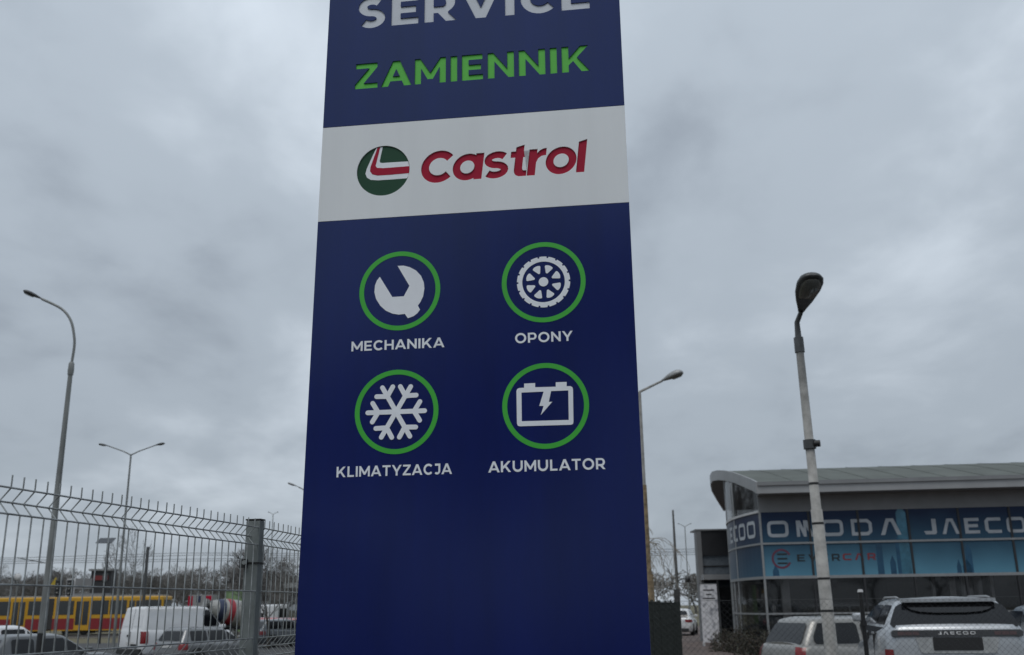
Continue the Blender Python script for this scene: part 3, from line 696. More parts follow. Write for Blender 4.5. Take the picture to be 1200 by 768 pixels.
    for sx in (-1, 1):
        for sy in (-1, 1):
            ax = sx * wb / 2
            a_ = MB().prism([[(ax + (wr + .06) * math.cos(q), wr + (wr + .06) * math.sin(q)) for q in [math.pi * i / 16 for i in range(17)]]], (lambda u, v, d: Vector((u, sy * (hw - .03 + d), v))), 0, .034, True); a_.build('wheel_arch', M_trim, o)
            wo = link('wheel', t_, o); wo.location = (ax, sy * (hw - .075), wr); wo.rotation_euler = (0, 0, 0 if sy > 0 else math.pi)
            link('rim', r_, wo)
    # lamps, plates, bumper strip, handles
    zy, tw, th_, dx = tail[:4]
    for sy in (-1, 1):
        tl = MB(); vv = []; lev = 7
        for i in range(lev):
            z = zy + th_ * i / (lev - 1); t = max(0, min(1, (z - sill) / (dk[0][1] - sill)))
            for (t0, w0, l0), (t1, w1, l1) in zip(prof, prof[1:]):
                if t <= t1: k_ = (t - t0) / (t1 - t0); iw = w0 + (w1 - w0) * k_; il = l0 + (l1 - l0) * k_; break
            lp_ = rr_loop(xt + il * (1 if t < .5 else taillean / .06 * .8), xn - il * 1.3, hw - iw, .42, .24, 6)
            cs = lp_[7:14] if sy > 0 else lp_[14:21][::-1]
            cxc, cyc = xt + .24 + il, sy * (hw - iw - .192)
            e_ = .6 if i in (0, lev - 1) else 1.0
            row = [(cs[0][0] + dx * e_, cs[0][1])] + cs + [(cs[-1][0], cs[-1][1] - sy * tw * e_)]
            for q, (x, y) in list(enumerate(row))[(tail[4] if len(tail) > 4 else 0):(tail[5] if len(tail) > 4 else 9)]:
                n_ = Vector((x - cxc, (y - cyc) * 1.2)) if 1 <= q <= 7 else (Vector((0, sy)) if q == 0 else Vector((-1, 0)))
                n_.normalize(); vv.append((x + n_.x * .014, y + n_.y * .014, z))
        nr = len(vv) // lev; tl.add(vv, [(i * nr + k, i * nr + k + 1, (i + 1) * nr + k + 1, (i + 1) * nr + k) for i in range(lev - 1) for k in range(nr - 1)], True)
        tl.build('tail_light', M_tail, o, fixn=True)
        hd_ = MB().prism([rrect(min(sy * (hw - .42), sy * (hw - .10)), max(sy * (hw - .42), sy * (hw - .10)), hood - .40, hood - .27, .05, 4)], lambda u, v, d: Vector((hl - .05 - d - max(0, abs(u) - (hw - .42)) * .75, u, v)), .08, -.02, True); hd_.build('headlight', M_lampc, o)
        mi = MB().box(base[1] - .28, base[1] - .10, sy * (hw + .01) - .09, sy * (hw + .01) + .09, belt + .02, belt + .16).build('wing_mirror', paint, o)
        b_ = mi.modifiers.new('b', 'BEVEL'); b_.width = .04; b_.segments = 3
        if handles:
            for hx in (bays[0][1] + .02, bays[-1][0] - .22) if len(bays) > 1 else ():
                MB().box(hx, hx + .17, sy * (hw - .012) - .012, sy * (hw - .012) + .012, belt - .14, belt - .11).build('door_handle', paint, o)
            for dxx in [b[1] + .04 for b in bays[:-1]]:
                MB().box(dxx - .004, dxx + .004, sy * (hw - .03) - .033, sy * (hw - .03) + .033, sill + .12, belt - .12).build('door_gap', M_trim, o)
        if rails: MB().tube([(gx(1, 'r') + .15, sy * (gy(1) - .06), zt + .005), (gx(1, 'r') + .40, sy * (gy(1) - .06), zt + .028), (gx(1, 'f') - .35, sy * (gy(1) - .06), zt + .028), (gx(1, 'f') - .18, sy * (gy(1) - .06), zt + .005)], .016, 8).build('roof_rail', M_rim, o)
    MB().box(-hl - .008, -hl + .05, -.27, .27, plate_z - .06, plate_z + .06).build('number_plate', M_plate, o)
    MB().box(hl - .05, hl + .012, -.27, .27, .42, .54).build('number_plate', M_plate, o)
    if lower: MB().box(-hl + .012, -hl + .25, -hw + .22, hw - .22, sill + .02, sill + .24).build('bumper_insert', M_trim, o)
    MB().box(hl - .2, hl - .01, -hw + .36, hw - .36, sill + .05, sill + .24).build('grille', M_trim, o)
    if spoiler: MB().box(gx(.97, 'r') - .16, gx(.97, 'r') + .1, -gy(1) + .08, gy(1) - .08, gz(.96) + .0, gz(.96) + .045).build('spoiler', paint, o)
    return o, (gx, gy, gz)
def paintm(name, c, metal=.35, rough=.32): return mat(name, c, rough, metal, var=.04, scale=3, coat=.6)
P_silver = paintm('silver_paint', (.42, .44, .46), .45, .35); P_white = paintm('white_paint', (.66, .67, .68), 0, .3); P_grey = paintm('grey_paint', (.12, .13, .14), .5)
P_champ = paintm('champagne_paint', (.25, .245, .23), .4, .4); P_blue = paintm('grey_blue_paint', (.20, .24, .28), .4); P_red = paintm('red_paint', (.26, .015, .02), .1); P_lgrey = paintm('light_grey_paint', (.27, .28, .28), .4)
def gpos(px, Y, z): return Vector((atX(px, Y, 740), Y, z))

# silver off-roader, rear towards us, behind the chain-link
def rear_pos(px, Y, heading, L, z=0.0, py=740):
    return Vector((atX(px, Y, py) + math.sin(R(heading)) * L / 2, Y + math.cos(R(heading)) * L / 2, z))
suv, (gx, gy, gz) = car('parked_car', 'silver sport utility car seen from behind with black blank number plate', 'car', rear_pos(1121, 14.7, 12, 4.45), 12, P_silver, L=4.45, W=1.93, H=1.78, belt=1.38, hood=1.14, base=(-2.12, 1.05), roof=(-1.78, .15), tumble=.19, wr=.37, wb=2.67,
    bays=((-1.6, -.85), (-.78, .12), (.20, .95)), rear_h=(.03, .90), rear_w=.97, tail=(.80, -.02, .26, .02, 2, 6), rails=True, plate_z=.3, rcorner=.14, sill=.24, crown=.02, handles=True, taillean=.05)
hl = 2.225
def rearx(z):
    t = (z - .24) / (1.38 - .24); pr = [(0, .16), (.05, .07), (.16, .03), (.34, 0), (.55, .015), (.74, .03), (.88, .05), (.96, .085), (1, .13)]
    for (a, b), (c, d) in zip(pr, pr[1:]):
        if t <= c: il = b + (d - b) * (t - a) / (c - a); return -hl + il * (1 if t < .5 else .667)
    return -hl + .087
fr_ = lambda u, v, d: Vector((rearx(v) - d, u, v))
MB().prism([[(-.85, 1.325), (-.88, 1.295), (-.87, 1.235), (.87, 1.235), (.88, 1.295), (.85, 1.325)]], fr_, -.06, .02, True).build('light_bar', mat('smoked_light_bar', (.018, .017, .018), .15, spec=.6), suv)
for sy in (-1, 1):
    for k in range(3): MB().prism([[(sy * (.50 + k * .10), 1.255), (sy * (.59 + k * .10), 1.255), (sy * (.59 + k * .10), 1.305), (sy * (.50 + k * .10), 1.305)]], fr_, .02, .024, True).build('tail_light', mat('smoked_tail', (.06, .03, .03), .2), suv)
MB().prism([[(-.50, 1.01), (.50, 1.01), (.56, 1.225), (-.56, 1.225)]], fr_, -.06, .014, True).build('plate_recess', mat('pale_plate_recess', (.40, .41, .41), .4, .3), suv)
MB().prism([rrect(-.33, .33, 1.05, 1.225, .012)], fr_, .0, .022, True).build('plate_holder', M_black, suv)
MB().box(-hl - .01, -hl + .10, -.78, .78, .26, .46).build('rear_bumper', M_trim, suv)
MB().prism([rrect(-.45, -.20, .955, .985, .012)], fr_, -.05, .016, True).build('bumper_vent', M_trim, suv)
# spoiler and black upper rear window, arched
def gfr(u, v, d): return Vector((gx(v, 'r') - d, u, gz(v)))
sp = [(-.64, .93), (-.60, .80), (-.53, .68), (-.42, .60), (-.2, .56), (.2, .56), (.42, .60), (.53, .68), (.60, .80), (.64, .93)]
MB().prism([sp], gfr, .0, .05, True).build('spoiler', mat('gloss_black', (.006, .006, .007), .12), suv)
MB().box(gx(.97, 'r') - .13, gx(.97, 'r') + .2, -.64, .64, gz(.955), gz(.955) + .05).build('roof_spoiler', P_silver, suv)
for i, (ch, cs) in enumerate([]): pass

def tech(c):
    """wide technical capitals, height 1"""
    s = .2
    if c == 'O': return [rrect(0, 1.35, 0, 1, .28, 4), rrect(s, 1.35 - s, s, 1 - s, .12, 4)], 1.35
    if c == 'M': return [[(0, 0), (.2, 0), (.2, .62), (.44, 0), (.62, 0), (.62, .62), (.88, 0), (1.1, 0), (.72, 1), (.46, 1), (.46, .5), (.26, 1), (0, 1)]], 1.1
    if c == 'D': return [[(0, 0), (1.05, 0), (1.3, .22), (1.3, .78), (1.05, 1), (0, 1)], [(s, s), (s, 1 - s), (.97, 1 - s), (1.3 - s, .7), (1.3 - s, .3), (.97, s)]], 1.3
    if c == 'A': return [[(0, 0), (.26, 0), (.56, .80), (.70, .80), (1.02, 0), (1.28, 0), (.86, 1), (.40, 1)]], 1.28
    if c == 'J': return [[(.10, 0), (.85, 0), (.95, .12), (.95, 1), (.62, 1), (.62, .22), (0, .22)]], .95
    if c == 'E': return [[(0, 0), (1.1, 0), (1.1, s), (.28, s), (.28, .4), (1.0, .4), (1.0, .6), (.28, .6), (.28, 1 - s), (1.1, 1 - s), (1.1, 1), (0, 1)]], 1.1
    if c == 'C': return [[(.22, 0), (1.2, 0), (1.2, s), (.3, s), (.26, .26), (.26, .74), (.3, 1 - s), (1.2, 1 - s), (1.2, 1), (.22, 1), (0, .8), (0, .2)]], 1.2
    if c == 'V': return [[(.5, 0), (.72, 0), (1.22, 1), (.96, 1), (.61, .28), (.26, 1), (0, 1)]], 1.22
    if c == 'R': return [[(0, 0), (.26, 0), (.26, .3), (.62, .3), (.9, 0), (1.2, 0), (.9, .33), (1.12, .45), (1.12, .85), (.97, 1), (0, 1)], [(.26, .5), (.26, .8), (.86, .8), (.86, .5)]], 1.2
def techword(txt, gap, u0, u1, v0, v1):
    x = 0; gl = []
    for i, c in enumerate(txt):
        if i: x += gap
        cs, wd = tech(c); gl.append([[(p[0] + x, p[1]) for p in k] for k in cs]); x += wd
    kx = (u1 - u0) / x
    return [[[(u0 + p[0] * kx, v0 + p[1] * (v1 - v0)) for p in k] for k in cs] for cs in gl]
for cs in techword('JAECOO', .55, .25, -.25, 1.262, 1.302):
    MB().prism([c[::-1] for c in cs], lambda u, v, d: fr_(u, v, d), .02, .025).build('letter', M_lampc, suv)

# champagne estate car
est, (gx2, gy2, gz2) = car('parked_car', 'champagne estate car parked behind the leaning lamp post', 'car', rear_pos(908, 20.3, 76, 4.65), 76, P_champ, L=4.65, W=1.78, H=1.47, belt=.94, hood=.92, base=(-2.20, 1.0), roof=(-1.90, .22), tumble=.15, wr=.32, wb=2.7,
    bays=((-1.95, -.98), (-.90, -.05), (.03, .80)), rear_h=(.10, .86), rear_w=.86, tail=(.56, .0, .36, .03, 3, 8), plate_z=.66, rails=False, rcorner=.14)
MB().box(-2.34, -2.31, -.36, .36, .60, .74).build('plate_recess', mat('plate_recess_dark', (.12, .118, .11), .5), est)
# grey car beside the off-roader, white one near the glass, white hatchback far up the drive
car('parked_car', 'blue-grey tall car half out of view beside the silver off-roader', 'car', rear_pos(1298, 15.8, 12, 4.6), 12, P_blue, L=4.6, W=1.86, H=1.66, belt=1.16, hood=1.08, base=(-2.1, 1.05), roof=(-1.75, .2))
car('parked_car', 'white display car standing inside the showroom glass', 'car', gpos(1012, 38.6, .02), 82, P_white, L=4.5, W=1.82, H=1.70, belt=1.08, hood=1.05, base=(-2.1, 1.0), roof=(-1.75, .2), bays=((-1.6, -.85), (-.78, .12), (.20, .9)), rails=True, wr=.35)
car('parked_car', 'white hatchback driving off beyond the brick forecourt', 'car', gpos(797, 61, 0), 14, P_white, L=4.2, W=1.8, H=1.50, belt=.98, base=(-2.0, 1.0), roof=(-1.6, .2), rear_h=(.14, .86), tail=(.74, .20, .15, .04))
# street traffic beyond the fence
M_brake = mat('lit_brake_light', (.6, .02, .02), .3); bn = M_brake.node_tree.nodes['Principled BSDF']; bn.inputs['Emission Color'].default_value = (1, .03, .03, 1); bn.inputs['Emission Strength'].default_value = .9
hb, hg = car('car', 'dark silver hatchback with a lit brake light behind the lamp post with black base', 'car', gpos(53, 30.0, RZ), 34, paintm('dark_silver_paint', (.10, .104, .108), .45), L=4.35, W=1.8, H=1.50, belt=.95, base=(-2.05, 1.05), roof=(-1.45, .22), bays=((-1.40, -.75), (-.67, .18), (.26, .92)), tail=(.80, .26, .13, .05))
[o for o in hb.children if o.name.startswith('tail_light')][1].data.materials[0] = M_brake
car('car', 'white estate car on the road beyond the dark silver hatchback', 'car', gpos(10, 37, RZ), 36, P_white, L=4.5, W=1.8, H=1.66, belt=1.02, base=(-2.1, 1.05), roof=(-1.7, .25))
car('car', 'small light grey car seen from behind in front of the white van', 'car', gpos(246, 41.0, RZ), 31, paintm('mid_grey_paint', (.19, .195, .20), .4), L=4.2, W=1.72, H=1.46, belt=.94, base=(-2.02, 1.0), roof=(-1.72, .2), rear_h=(.16, .86), bays=((-1.6, -.8), (-.72, .15), (.23, .9)), tail=(.66, .02, .26, .02), rails=True)
car('car', 'red hatchback behind the fence beside the fence post', 'car', gpos(323, 66.0, RZ), 95, P_red, L=4.0, W=1.75, H=1.62, belt=.98, base=(-1.9, .95), roof=(-1.5, .15), bays=((-1.3, -.65), (-.57, .15), (.23, .8)))
car('car', 'grey car further along behind the red hatchback', 'car', gpos(331, 61.0, RZ), 40, P_grey, L=4.4, W=1.8, H=1.55, belt=.98)
car('car', 'dark red saloon partly hidden by the pylon edge', 'car', gpos(350, 68.0, RZ), 88, paintm('dark_red_paint', (.17, .012, .02), .2), L=4.4, W=1.8, H=1.56, belt=.96)

# white van
van, (gx3, gy3, gz3) = car('van', 'white panel van with closed rear doors in the queue of traffic', 'van', gpos(212, 47.0, RZ), 37, P_white, L=5.1, W=1.95, H=2.30, belt=1.30, hood=1.18, base=(-2.50, 1.75), roof=(-2.36, .85), tumble=.14, wr=.34, wb=3.1, bays=((.55, 1.4),), glassrear=False,
    tail=(.74, -.04, .50, .0), plate_z=.75, sill=.26, rcorner=.12, taillean=.02, handles=False, crown=.01)
for z0, z1 in ((.55, 1.24),): MB().box(-2.56, -2.50, -.006, .006, z0, z1).build('door_gap', M_trim, van)
MB().prism([[(-.006, .02), (.006, .02), (.006, .95), (-.006, .95)]], lambda u, v, d: Vector((gx3(v, 'r') - d, u, gz3(v))), 0, .012, True).build('door_gap', M_trim, van)
for sy in (-1, 1):
    MB().prism([rrect(min(sy * .10, sy * .66), max(sy * .10, sy * .66), .18, .72, .04)], lambda u, v, d: Vector((gx3(v, 'r') - d, u, gz3(v))), 0, .01, True).build('door_panel', P_white, van)
MB().box(-2.58, -2.53, .06, .22, 1.02, 1.10).build('door_handle', M_trim, van)
MB().box(-2.62, -2.45, -.86, .86, .30, .52).build('rear_bumper', M_trim, van)
for x in (-.9, -.86): pass
for sy in (-1, 1):
    MB().box(-2.44, 1.1, sy * .90 - .03, sy * .90 + .03, 2.235, 2.25).build('roof_gutter', M_trim, van)
MB().box(-2.60, -2.55, -.60, -.15, .62, .72).build('number_plate', M_trim, van)
MB().box(-1.9, .4, -.985, -.972, .86, .90).build('side_moulding', M_trim, van)

# concrete mixer lorry
mx_ = thing('mixer_lorry', 'concrete mixer lorry with striped drum behind the white van', 'lorry', gpos(282, 80, RZ), R(90 - 42)); mx_.scale = (.84, .84, .84)
MB().box(-4.2, 4.3, -.45, .45, .75, 1.05).build('chassis', M_trim, mx_)
cb_ = MB().box(2.7, 4.5, -1.2, 1.2, .7, 2.95).build('cab', P_white, mx_); bvl = cb_.modifiers.new('b', 'BEVEL'); bvl.width = .15; bvl.segments = 3
MB().box(4.49, 4.52, -1.05, 1.05, 1.75, 2.65).build('windscreen', M_glass, mx_)
for sy in (-1, 1): MB().box(3.2, 4.2, sy * 1.2 - .01, sy * 1.2 + .012, 1.75, 2.6).build('side_window', M_glass, mx_)
Md = Matrix.Translation((-3.2, 0, 2.62)) @ Matrix.Rotation(R(10), 4, 'Y')
drum = [(.55, -.5), (.72, -.1), (.95, .6), (1.10, 1.2), (1.18, 1.8), (1.2, 2.6), (1.15, 3.4), (1.0, 4.2), (.75, 4.9), (.0, 5.0)]
def dr(x):
    for (a, b), (c, d) in zip(drum, drum[1:]):
        if b <= x <= d: return a + (c - a) * (x - b) / (d - b)
    return drum[-1][0]
M_drumw = mat('drum_white', (.30, .30, .285), .5, var=.15, scale=3); M_drumb = mat('drum_navy', (.02, .03, .07), .5); M_drumr = mat('drum_red', (.28, .02, .03), .5)
cuts = [(-.5, .35, M_drumw), (.35, .95, M_drumb), (.95, 1.25, M_drumw), (1.25, 1.85, M_drumr), (1.85, 5.0, M_drumw)]
for a, b, m_ in cuts:
    xs = sorted({a, b} | {x for r_, x in drum if a < x < b} | {a + (b - a) * k / 4 for k in range(5)})
    MB().lathe([(dr(x), x) for x in xs], 28, Md).build('drum', m_, mx_)
MB().lathe([(0, -.5), (.55, -.5)], 20, Md).build('drum_mouth', M_black, mx_)
MB().tube([(-3.6, 0, 3.4), (-3.9, 0, 2.7), (-4.6, 0, 1.6)], [.35, .3, .22], 10).build('chute', M_headl, mx_)
MB().box(-3.4, -3.2, -.6, .6, 1.0, 2.3).build('drum_stand', M_trim, mx_); MB().box(1.7, 1.95, -.7, .7, 1.0, 2.2).build('drum_stand', M_trim, mx_)
MB().tube([(-4.1, -.75, 1.0), (-4.1, -.75, 3.6)], .03, 6).build('ladder_rail', M_trim, mx_)
MB().box(-4.25, -4.15, -1.15, 1.15, .7, .95).build('rear_beam', M_trim, mx_)
for sy in (-1, 1):
    MB().prism([rrect(min(sy * .8, sy * 1.1), max(sy * .8, sy * 1.1), .75, .9, .03)], lambda u, v, d: Vector((-4.25 - d, u, v)), 0, .03, True).build('tail_light', M_tail, mx_)
    t_, r_ = wheel_meshes(.52, .32)
    for ax in (-2.9, -1.55, 1.6, 3.5):
        wo = link('wheel', t_, mx_); wo.location = (ax, sy * 1.02, .52); wo.rotation_euler = (0, 0, 0 if sy > 0 else math.pi); link('rim', r_, wo)
    MB().box(-3.5, -.9, sy * 1.05 - .2, sy * 1.05 + .2, 1.08, 1.12).build('mudguard', M_trim, mx_)

# ------------------------------------------------------------------ tram
tr_x1 = atX(196, 91.2); tram = thing('tram', 'long yellow and red articulated tram passing behind the traffic', 'tram', (tr_x1, 91.2, RZ + .16))
M_ty = mat('tram_yellow', (.50, .27, .012), .4, var=.06); M_tr = mat('tram_red', (.20, .012, .018), .4, var=.08); M_tg = mat('tram_glass', (.03, .034, .036), .08, spec=.6); M_td = mat('tram_dark', (.03, .03, .03), .7)
SEC = 9.6
for sct in range(4):
    x1 = -sct * (SEC + .6); x0 = x1 - SEC
    b_ = MB().box(x0, x1, -1.2, 1.2, 1.5, 3.22).build('body_section', M_ty, tram); bv = b_.modifiers.new('b', 'BEVEL'); bv.width = .12; bv.segments = 3
    MB().box(x0 + .01, x1 - .01, -1.205, 1.205, .46, 1.40).build('red_band', M_tr, tram)
    MB().box(x0 + .01, x1 - .01, -1.208, 1.208, 1.40, 1.66).build('yellow_stripe', M_ty, tram)
    MB().box(x0 + .01, x1 - .01, -1.207, 1.207, .38, .46).build('yellow_sill', M_ty, tram)
    MB().box(x0 + .3, x1 - .3, -.95, .95, 3.22, 3.34).build('roof_cover', M_headl, tram)
    MB().box(x0 + 1.5, x0 + 4.2, -.8, .8, 3.34, 3.52).build('roof_unit', M_clad, tram)
    xs = x0 + .35; k = 0
    while xs + 1.2 < x1 - .1:
        door = k in (1, 4)
        wd = 1.3 if door else 1.45
        if door:
            d_ = MB().box(xs, xs + wd, -1.225, -1.19, .42, 3.0).build('door', M_ty, tram)
            for q in (0, 1):
                MB().box(xs + .08 + q * .59, xs + .63 + q * .59 - .04, -1.235, -1.2, .85, 2.85).build('door_glass', M_tg, d_)
        else:
            MB().box(xs, xs + wd, -1.222, -1.18, 1.72, 2.90).build('window', M_tg, tram)
        xs += wd + .14; k += 1
    for bx in (x0 + 2.0, x1 - 2.0):
        MB().box(bx - 1.0, bx + 1.0, -1.0, 1.0, .12, .42).build('bogie', M_td, tram)
        for wx in (-.8, .8):
            MB().lathe([(0, -1.05), (.33, -1.05), (.33, -.92), (0, -.92)], 16, Matrix.Translation((bx + wx, 0, .33)) @ Matrix.Rotation(R(90), 4, 'Z')).build('wheel', M_td, tram)
    if sct < 3: MB().box(x0 - .6, x0, -1.05, 1.05, .5, 3.1).build('bellows', M_td, tram)
MB().box(-.02, .02, -1.0, 1.0, 1.7, 2.9).build('front_window', M_tg, tram)
pg_ = MB().tube([(-14, 0, 3.2), (-13.2, 0, 4.1), (-14, 0, 4.9)], .05, 6); pg_.box(-14.3, -13.7, -.8, .8, 4.88, 4.95); pg_.build('pantograph', M_head, tram)
# overhead wires and their posts
for i, x in enumerate((-62, -45, -12)):
    T = thing('catenary_post', 'slim steel post carrying the tram wires', 'pole', (x, 98.6, RZ), group='posts of the tram line')
    MB().tube([(0, 0, 0), (0, 0, 7.2)], [.11, .08], 8).build('pole', M_head, T); MB().tube([(0, 0, 6.6), (0, -7, 6.9)], .04, 6).build('bracket_arm', M_head, T)
    for yy in (-4.9, -8.5 + 3.7): pass
tw_ = thing('overhead_wires', 'thin overhead tram wires strung above the tram', 'wires', (0, 91.2, 6.2))
for y_, z_ in ((0, 0), (0, .55), (3.7, 0), (3.7, .55)):
    MB().tube([(-120 + i * 15, y_, z_ - (.25 if z_ and i % 2 else 0)) for i in range(11)], .018, 4).build('wire', M_black, tw_)

# ------------------------------------------------------------------ showroom
SA = R(7.5); SE = Vector((math.cos(SA), -math.sin(SA), 0)); SN = Vector((-math.sin(SA), -math.cos(SA), 0))
S0 = Vector((atX(898, 37.0, 640), 37.0, 0))
def suv_(px, py): q = on_plane(px, py, S0, SN) - S0; return q.dot(SE), q.z
show = thing('showroom', 'glass fronted car showroom with curved corner and blue printed window film', 'building', S0)
def sf(u, v, d): return SE * u + SN * d + Vector((0, 0, v))
def sbox(u0, u1, v0, v1, d0, d1): return MB().add([sf(u, v, d) for d in (d0, d1) for v in (v0, v1) for u in (u0, u1)], [(0, 2, 3, 1), (4, 5, 7, 6), (0, 1, 5, 4), (2, 6, 7, 3), (0, 4, 6, 2), (1, 3, 7, 5)])
zF0 = suv_(1000, 675.5)[1]; zF1 = suv_(1000, 635.3)[1]; zF2 = suv_(1000, 597.5)[1]; zE0 = suv_(1000, 579)[1]; zE1 = suv_(1000, 567)[1]; zT = suv_(1000, 718.5)[1]
print('showroom z', zT, zF0, zF1, zF2, zE0, zE1)
us = [suv_(p, 640)[0] for p in (893, 954.5, 1012, 1070, 1128.5, 1188)]; stp = (us[-1] - us[0]) / 5; us = [us[0] + stp * i for i in range(10)]; UEND = us[-1]; print('bays', us)

def film_mat(top, bot, name):
    m = bpy.data.materials.new(name); m.use_nodes = True; t = m.node_tree; b = t.nodes['Principled BSDF']; b.inputs['Roughness'].default_value = .35; b.inputs['Specular IOR Level'].default_value = .25
    tcn = t.nodes.new('ShaderNodeTexCoord'); sp_ = t.nodes.new('ShaderNodeSeparateXYZ'); t.links.new(tcn.outputs['Object'], sp_.inputs[0])
    mr = t.nodes.new('ShaderNodeMapRange'); mr.inputs['From Min'].default_value = zF0; mr.inputs['From Max'].default_value = zF2; t.links.new(sp_.outputs[2], mr.inputs[0])
    nz = t.nodes.new('ShaderNodeTexNoise'); nz.inputs['Scale'].default_value = .5; nz.inputs['Detail'].default_value = 3; t.links.new(tcn.outputs['Object'], nz.inputs[0])
    md = t.nodes.new('ShaderNodeMath'); md.operation = 'MULTIPLY_ADD'; t.links.new(nz.outputs[0], md.inputs[0]); md.inputs[1].default_value = .5; md.inputs[2].default_value = -.25
    a_ = t.nodes.new('ShaderNodeMath'); a_.operation = 'ADD'; t.links.new(mr.outputs[0], a_.inputs[0]); t.links.new(md.outputs[0], a_.inputs[1])
    cr = t.nodes.new('ShaderNodeValToRGB'); t.links.new(a_.outputs[0], cr.inputs[0])
    E = cr.color_ramp.elements; E[0].position = 0; E[0].color = (*bot, 1); E[1].position = .95; E[1].color = (*top, 1)
    e2 = E.new(.45); e2.color = tuple(bot[i] * .36 + top[i] * .45 for i in range(3)) + (1,)
    t.links.new(cr.outputs[0], b.inputs['Base Color']); return m
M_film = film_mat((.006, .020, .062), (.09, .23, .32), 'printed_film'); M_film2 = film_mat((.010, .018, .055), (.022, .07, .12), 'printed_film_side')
M_fs = mat('film_skyline', (.018, .075, .14), .25, var=.25, scale=1.2); M_fl = mat('film_tower_light', (.05, .17, .25), .25, var=.3, scale=1.5)
for i in range(len(us) - 1):
    a, b = us[i], us[i + 1]
    sbox(a + .04, b - .04, zF1 + .04, zF2 - .02, -.02, 0).build('film_pane', M_film, show)
    sbox(a + .04, b - .04, zF0 + .04, zF1 - .04, -.02, 0).build('film_pane', M_film, show)
    sbox(a + .04, b - .04, zT + .03, zF0 - .05, -.02, -.005).build('glass_pane', M_pane, show)
    sbox(a + .04, b - .04, .12, zT - .03, -.02, -.005).build('glass_pane', M_pane, show)
    sbox(a - .035, a + .035, .1, zF2 - .03, -.10, .035).build('mullion', M_frame if i == 0 else M_dark, show)
for z_, h_ in ((zT, .03), (zF0, .05), (zF1, .035)):
    sbox(us[0] - .03, UEND, z_ - h_, z_ + h_, -.09, .045).build('transom', M_frame, show)
sbox(us[0] - .02, UEND, zF2 - .02, zE0 - .005, -.15, .02).build('upper_wall', M_clad, show)
sbox(us[0] - .05, UEND, 0, .1, -.2, .08).build('plinth', M_kerb, show)
# printed skyline on the film
rs = random.Random(3)
for (u, h, wd, lt) in ((us[0] + .42, .35, .22, 0), (us[1] + .30, 1.9, .42, 1), (us[2] + .62, .95, .22, 0), (us[2] + 1.35, 1.15, .3, 0), (us[2] + 1.50, 2.0, .34, 1), (us[2] + 1.05, .55, .2, 0), (us[3] + 1.55, .40, .16, 0), (us[4] + .18, .85, .22, 0), (us[4] + .08, .4, .3, 0), (us[5] + .6, .6, .25, 0)):
    zt_ = zF0 + .05 + h * 1.2
    for z0, z1 in ((zF0 + .05, min(zt_, zF1 - .05)), (zF1 + .05, zt_)):
        if z1 > z0 + .05:
            tip = (u, z1) if z1 == zt_ else None
            cs = [[(u - wd / 2, z0), (u + wd / 2, z0), (u + wd / 2, z1 - (.25 if tip else 0)), (u, z1), (u - wd / 2, z1 - (.25 if tip else 0))]]
            MB().prism(cs, sf, .0, .0015 + .0005 * lt).build('film_print', M_fl if lt else M_fs, show)
M_lit = mat('film_lettering', (.40, .43, .46), .4, var=.1, scale=2)
def flet(txt, gap, p0, p1, top, m, d=.004, name='letter'):
    a = suv_(*p0); b = suv_(*p1); v1 = suv_(p0[0], top)[1]
    for cs in techword(txt, gap, a[0], b[0], a[1], v1): MB().prism(cs, sf, 0, d).build(name, m, show)
flet('OMODA', .52, (900, 630), (1056.5, 626), 611, M_lit)
aJ = suv_(1083.5, 626.5)[0]; kJ = (suv_(1056.5, 626)[0] - suv_(900, 630)[0])
a = suv_(1083.5, 626.5); v1 = suv_(1083.5, 608.5)[1]
for cs in techword('JAECOO', .42, a[0], suv_(1231, 624)[0], a[1], v1): MB().prism(cs, sf, 0, .004).build('letter', M_lit, show)
M_ink = mat('film_black_ink', (.012, .018, .022), .4); M_inkr = mat('film_red_ink', (.20, .022, .03), .4); M_inkp = mat('film_plum_ink', (.12, .03, .06), .4)
flet('EVER', .5, (934.5, 658.3), (985, 656.8), 650, M_ink, .005)
flet('CAR', .5, (988, 656.8), (1027, 655.7), 649, M_inkr, .005)
cl = suv_(916, 655); rl_ = suv_(926.5, 655)[0] - cl[0]
MB().prism([ribbon(arc(cl[0], cl[1], rl_, rl_, 25, 335, 30), .075)], sf, 0, .004).build('logo_ring', M_inkp, show)
for k, dz in enumerate((-.16, 0, .16)): MB().prism([[(cl[0] - .15, cl[1] + dz - .03), (cl[0] + .20, cl[1] + dz - .03), (cl[0] + .20, cl[1] + dz + .03), (cl[0] - .15, cl[1] + dz + .03)]], sf, 0, .005 + .0004 * k).build('logo_bar', M_ink, show)
# verge line of the roof
vp = [(893, 568, 36.0), (881, 563.3, 37.2), (870, 559, 38.5), (860, 555.2, 39.8), (850, 553, 41.2), (841, 552.6, 43.0), (835, 554.2, 45.0), (832.5, 559, 47.2), (834, 567, 49.5), (840, 578, 52), (848, 591, 54.5)]
vpt = [atY(*p) - S0 for p in vp]
vpt[0] = sf(us[0] - .12, zE1, 1.0)
FH = zE1 - zE0
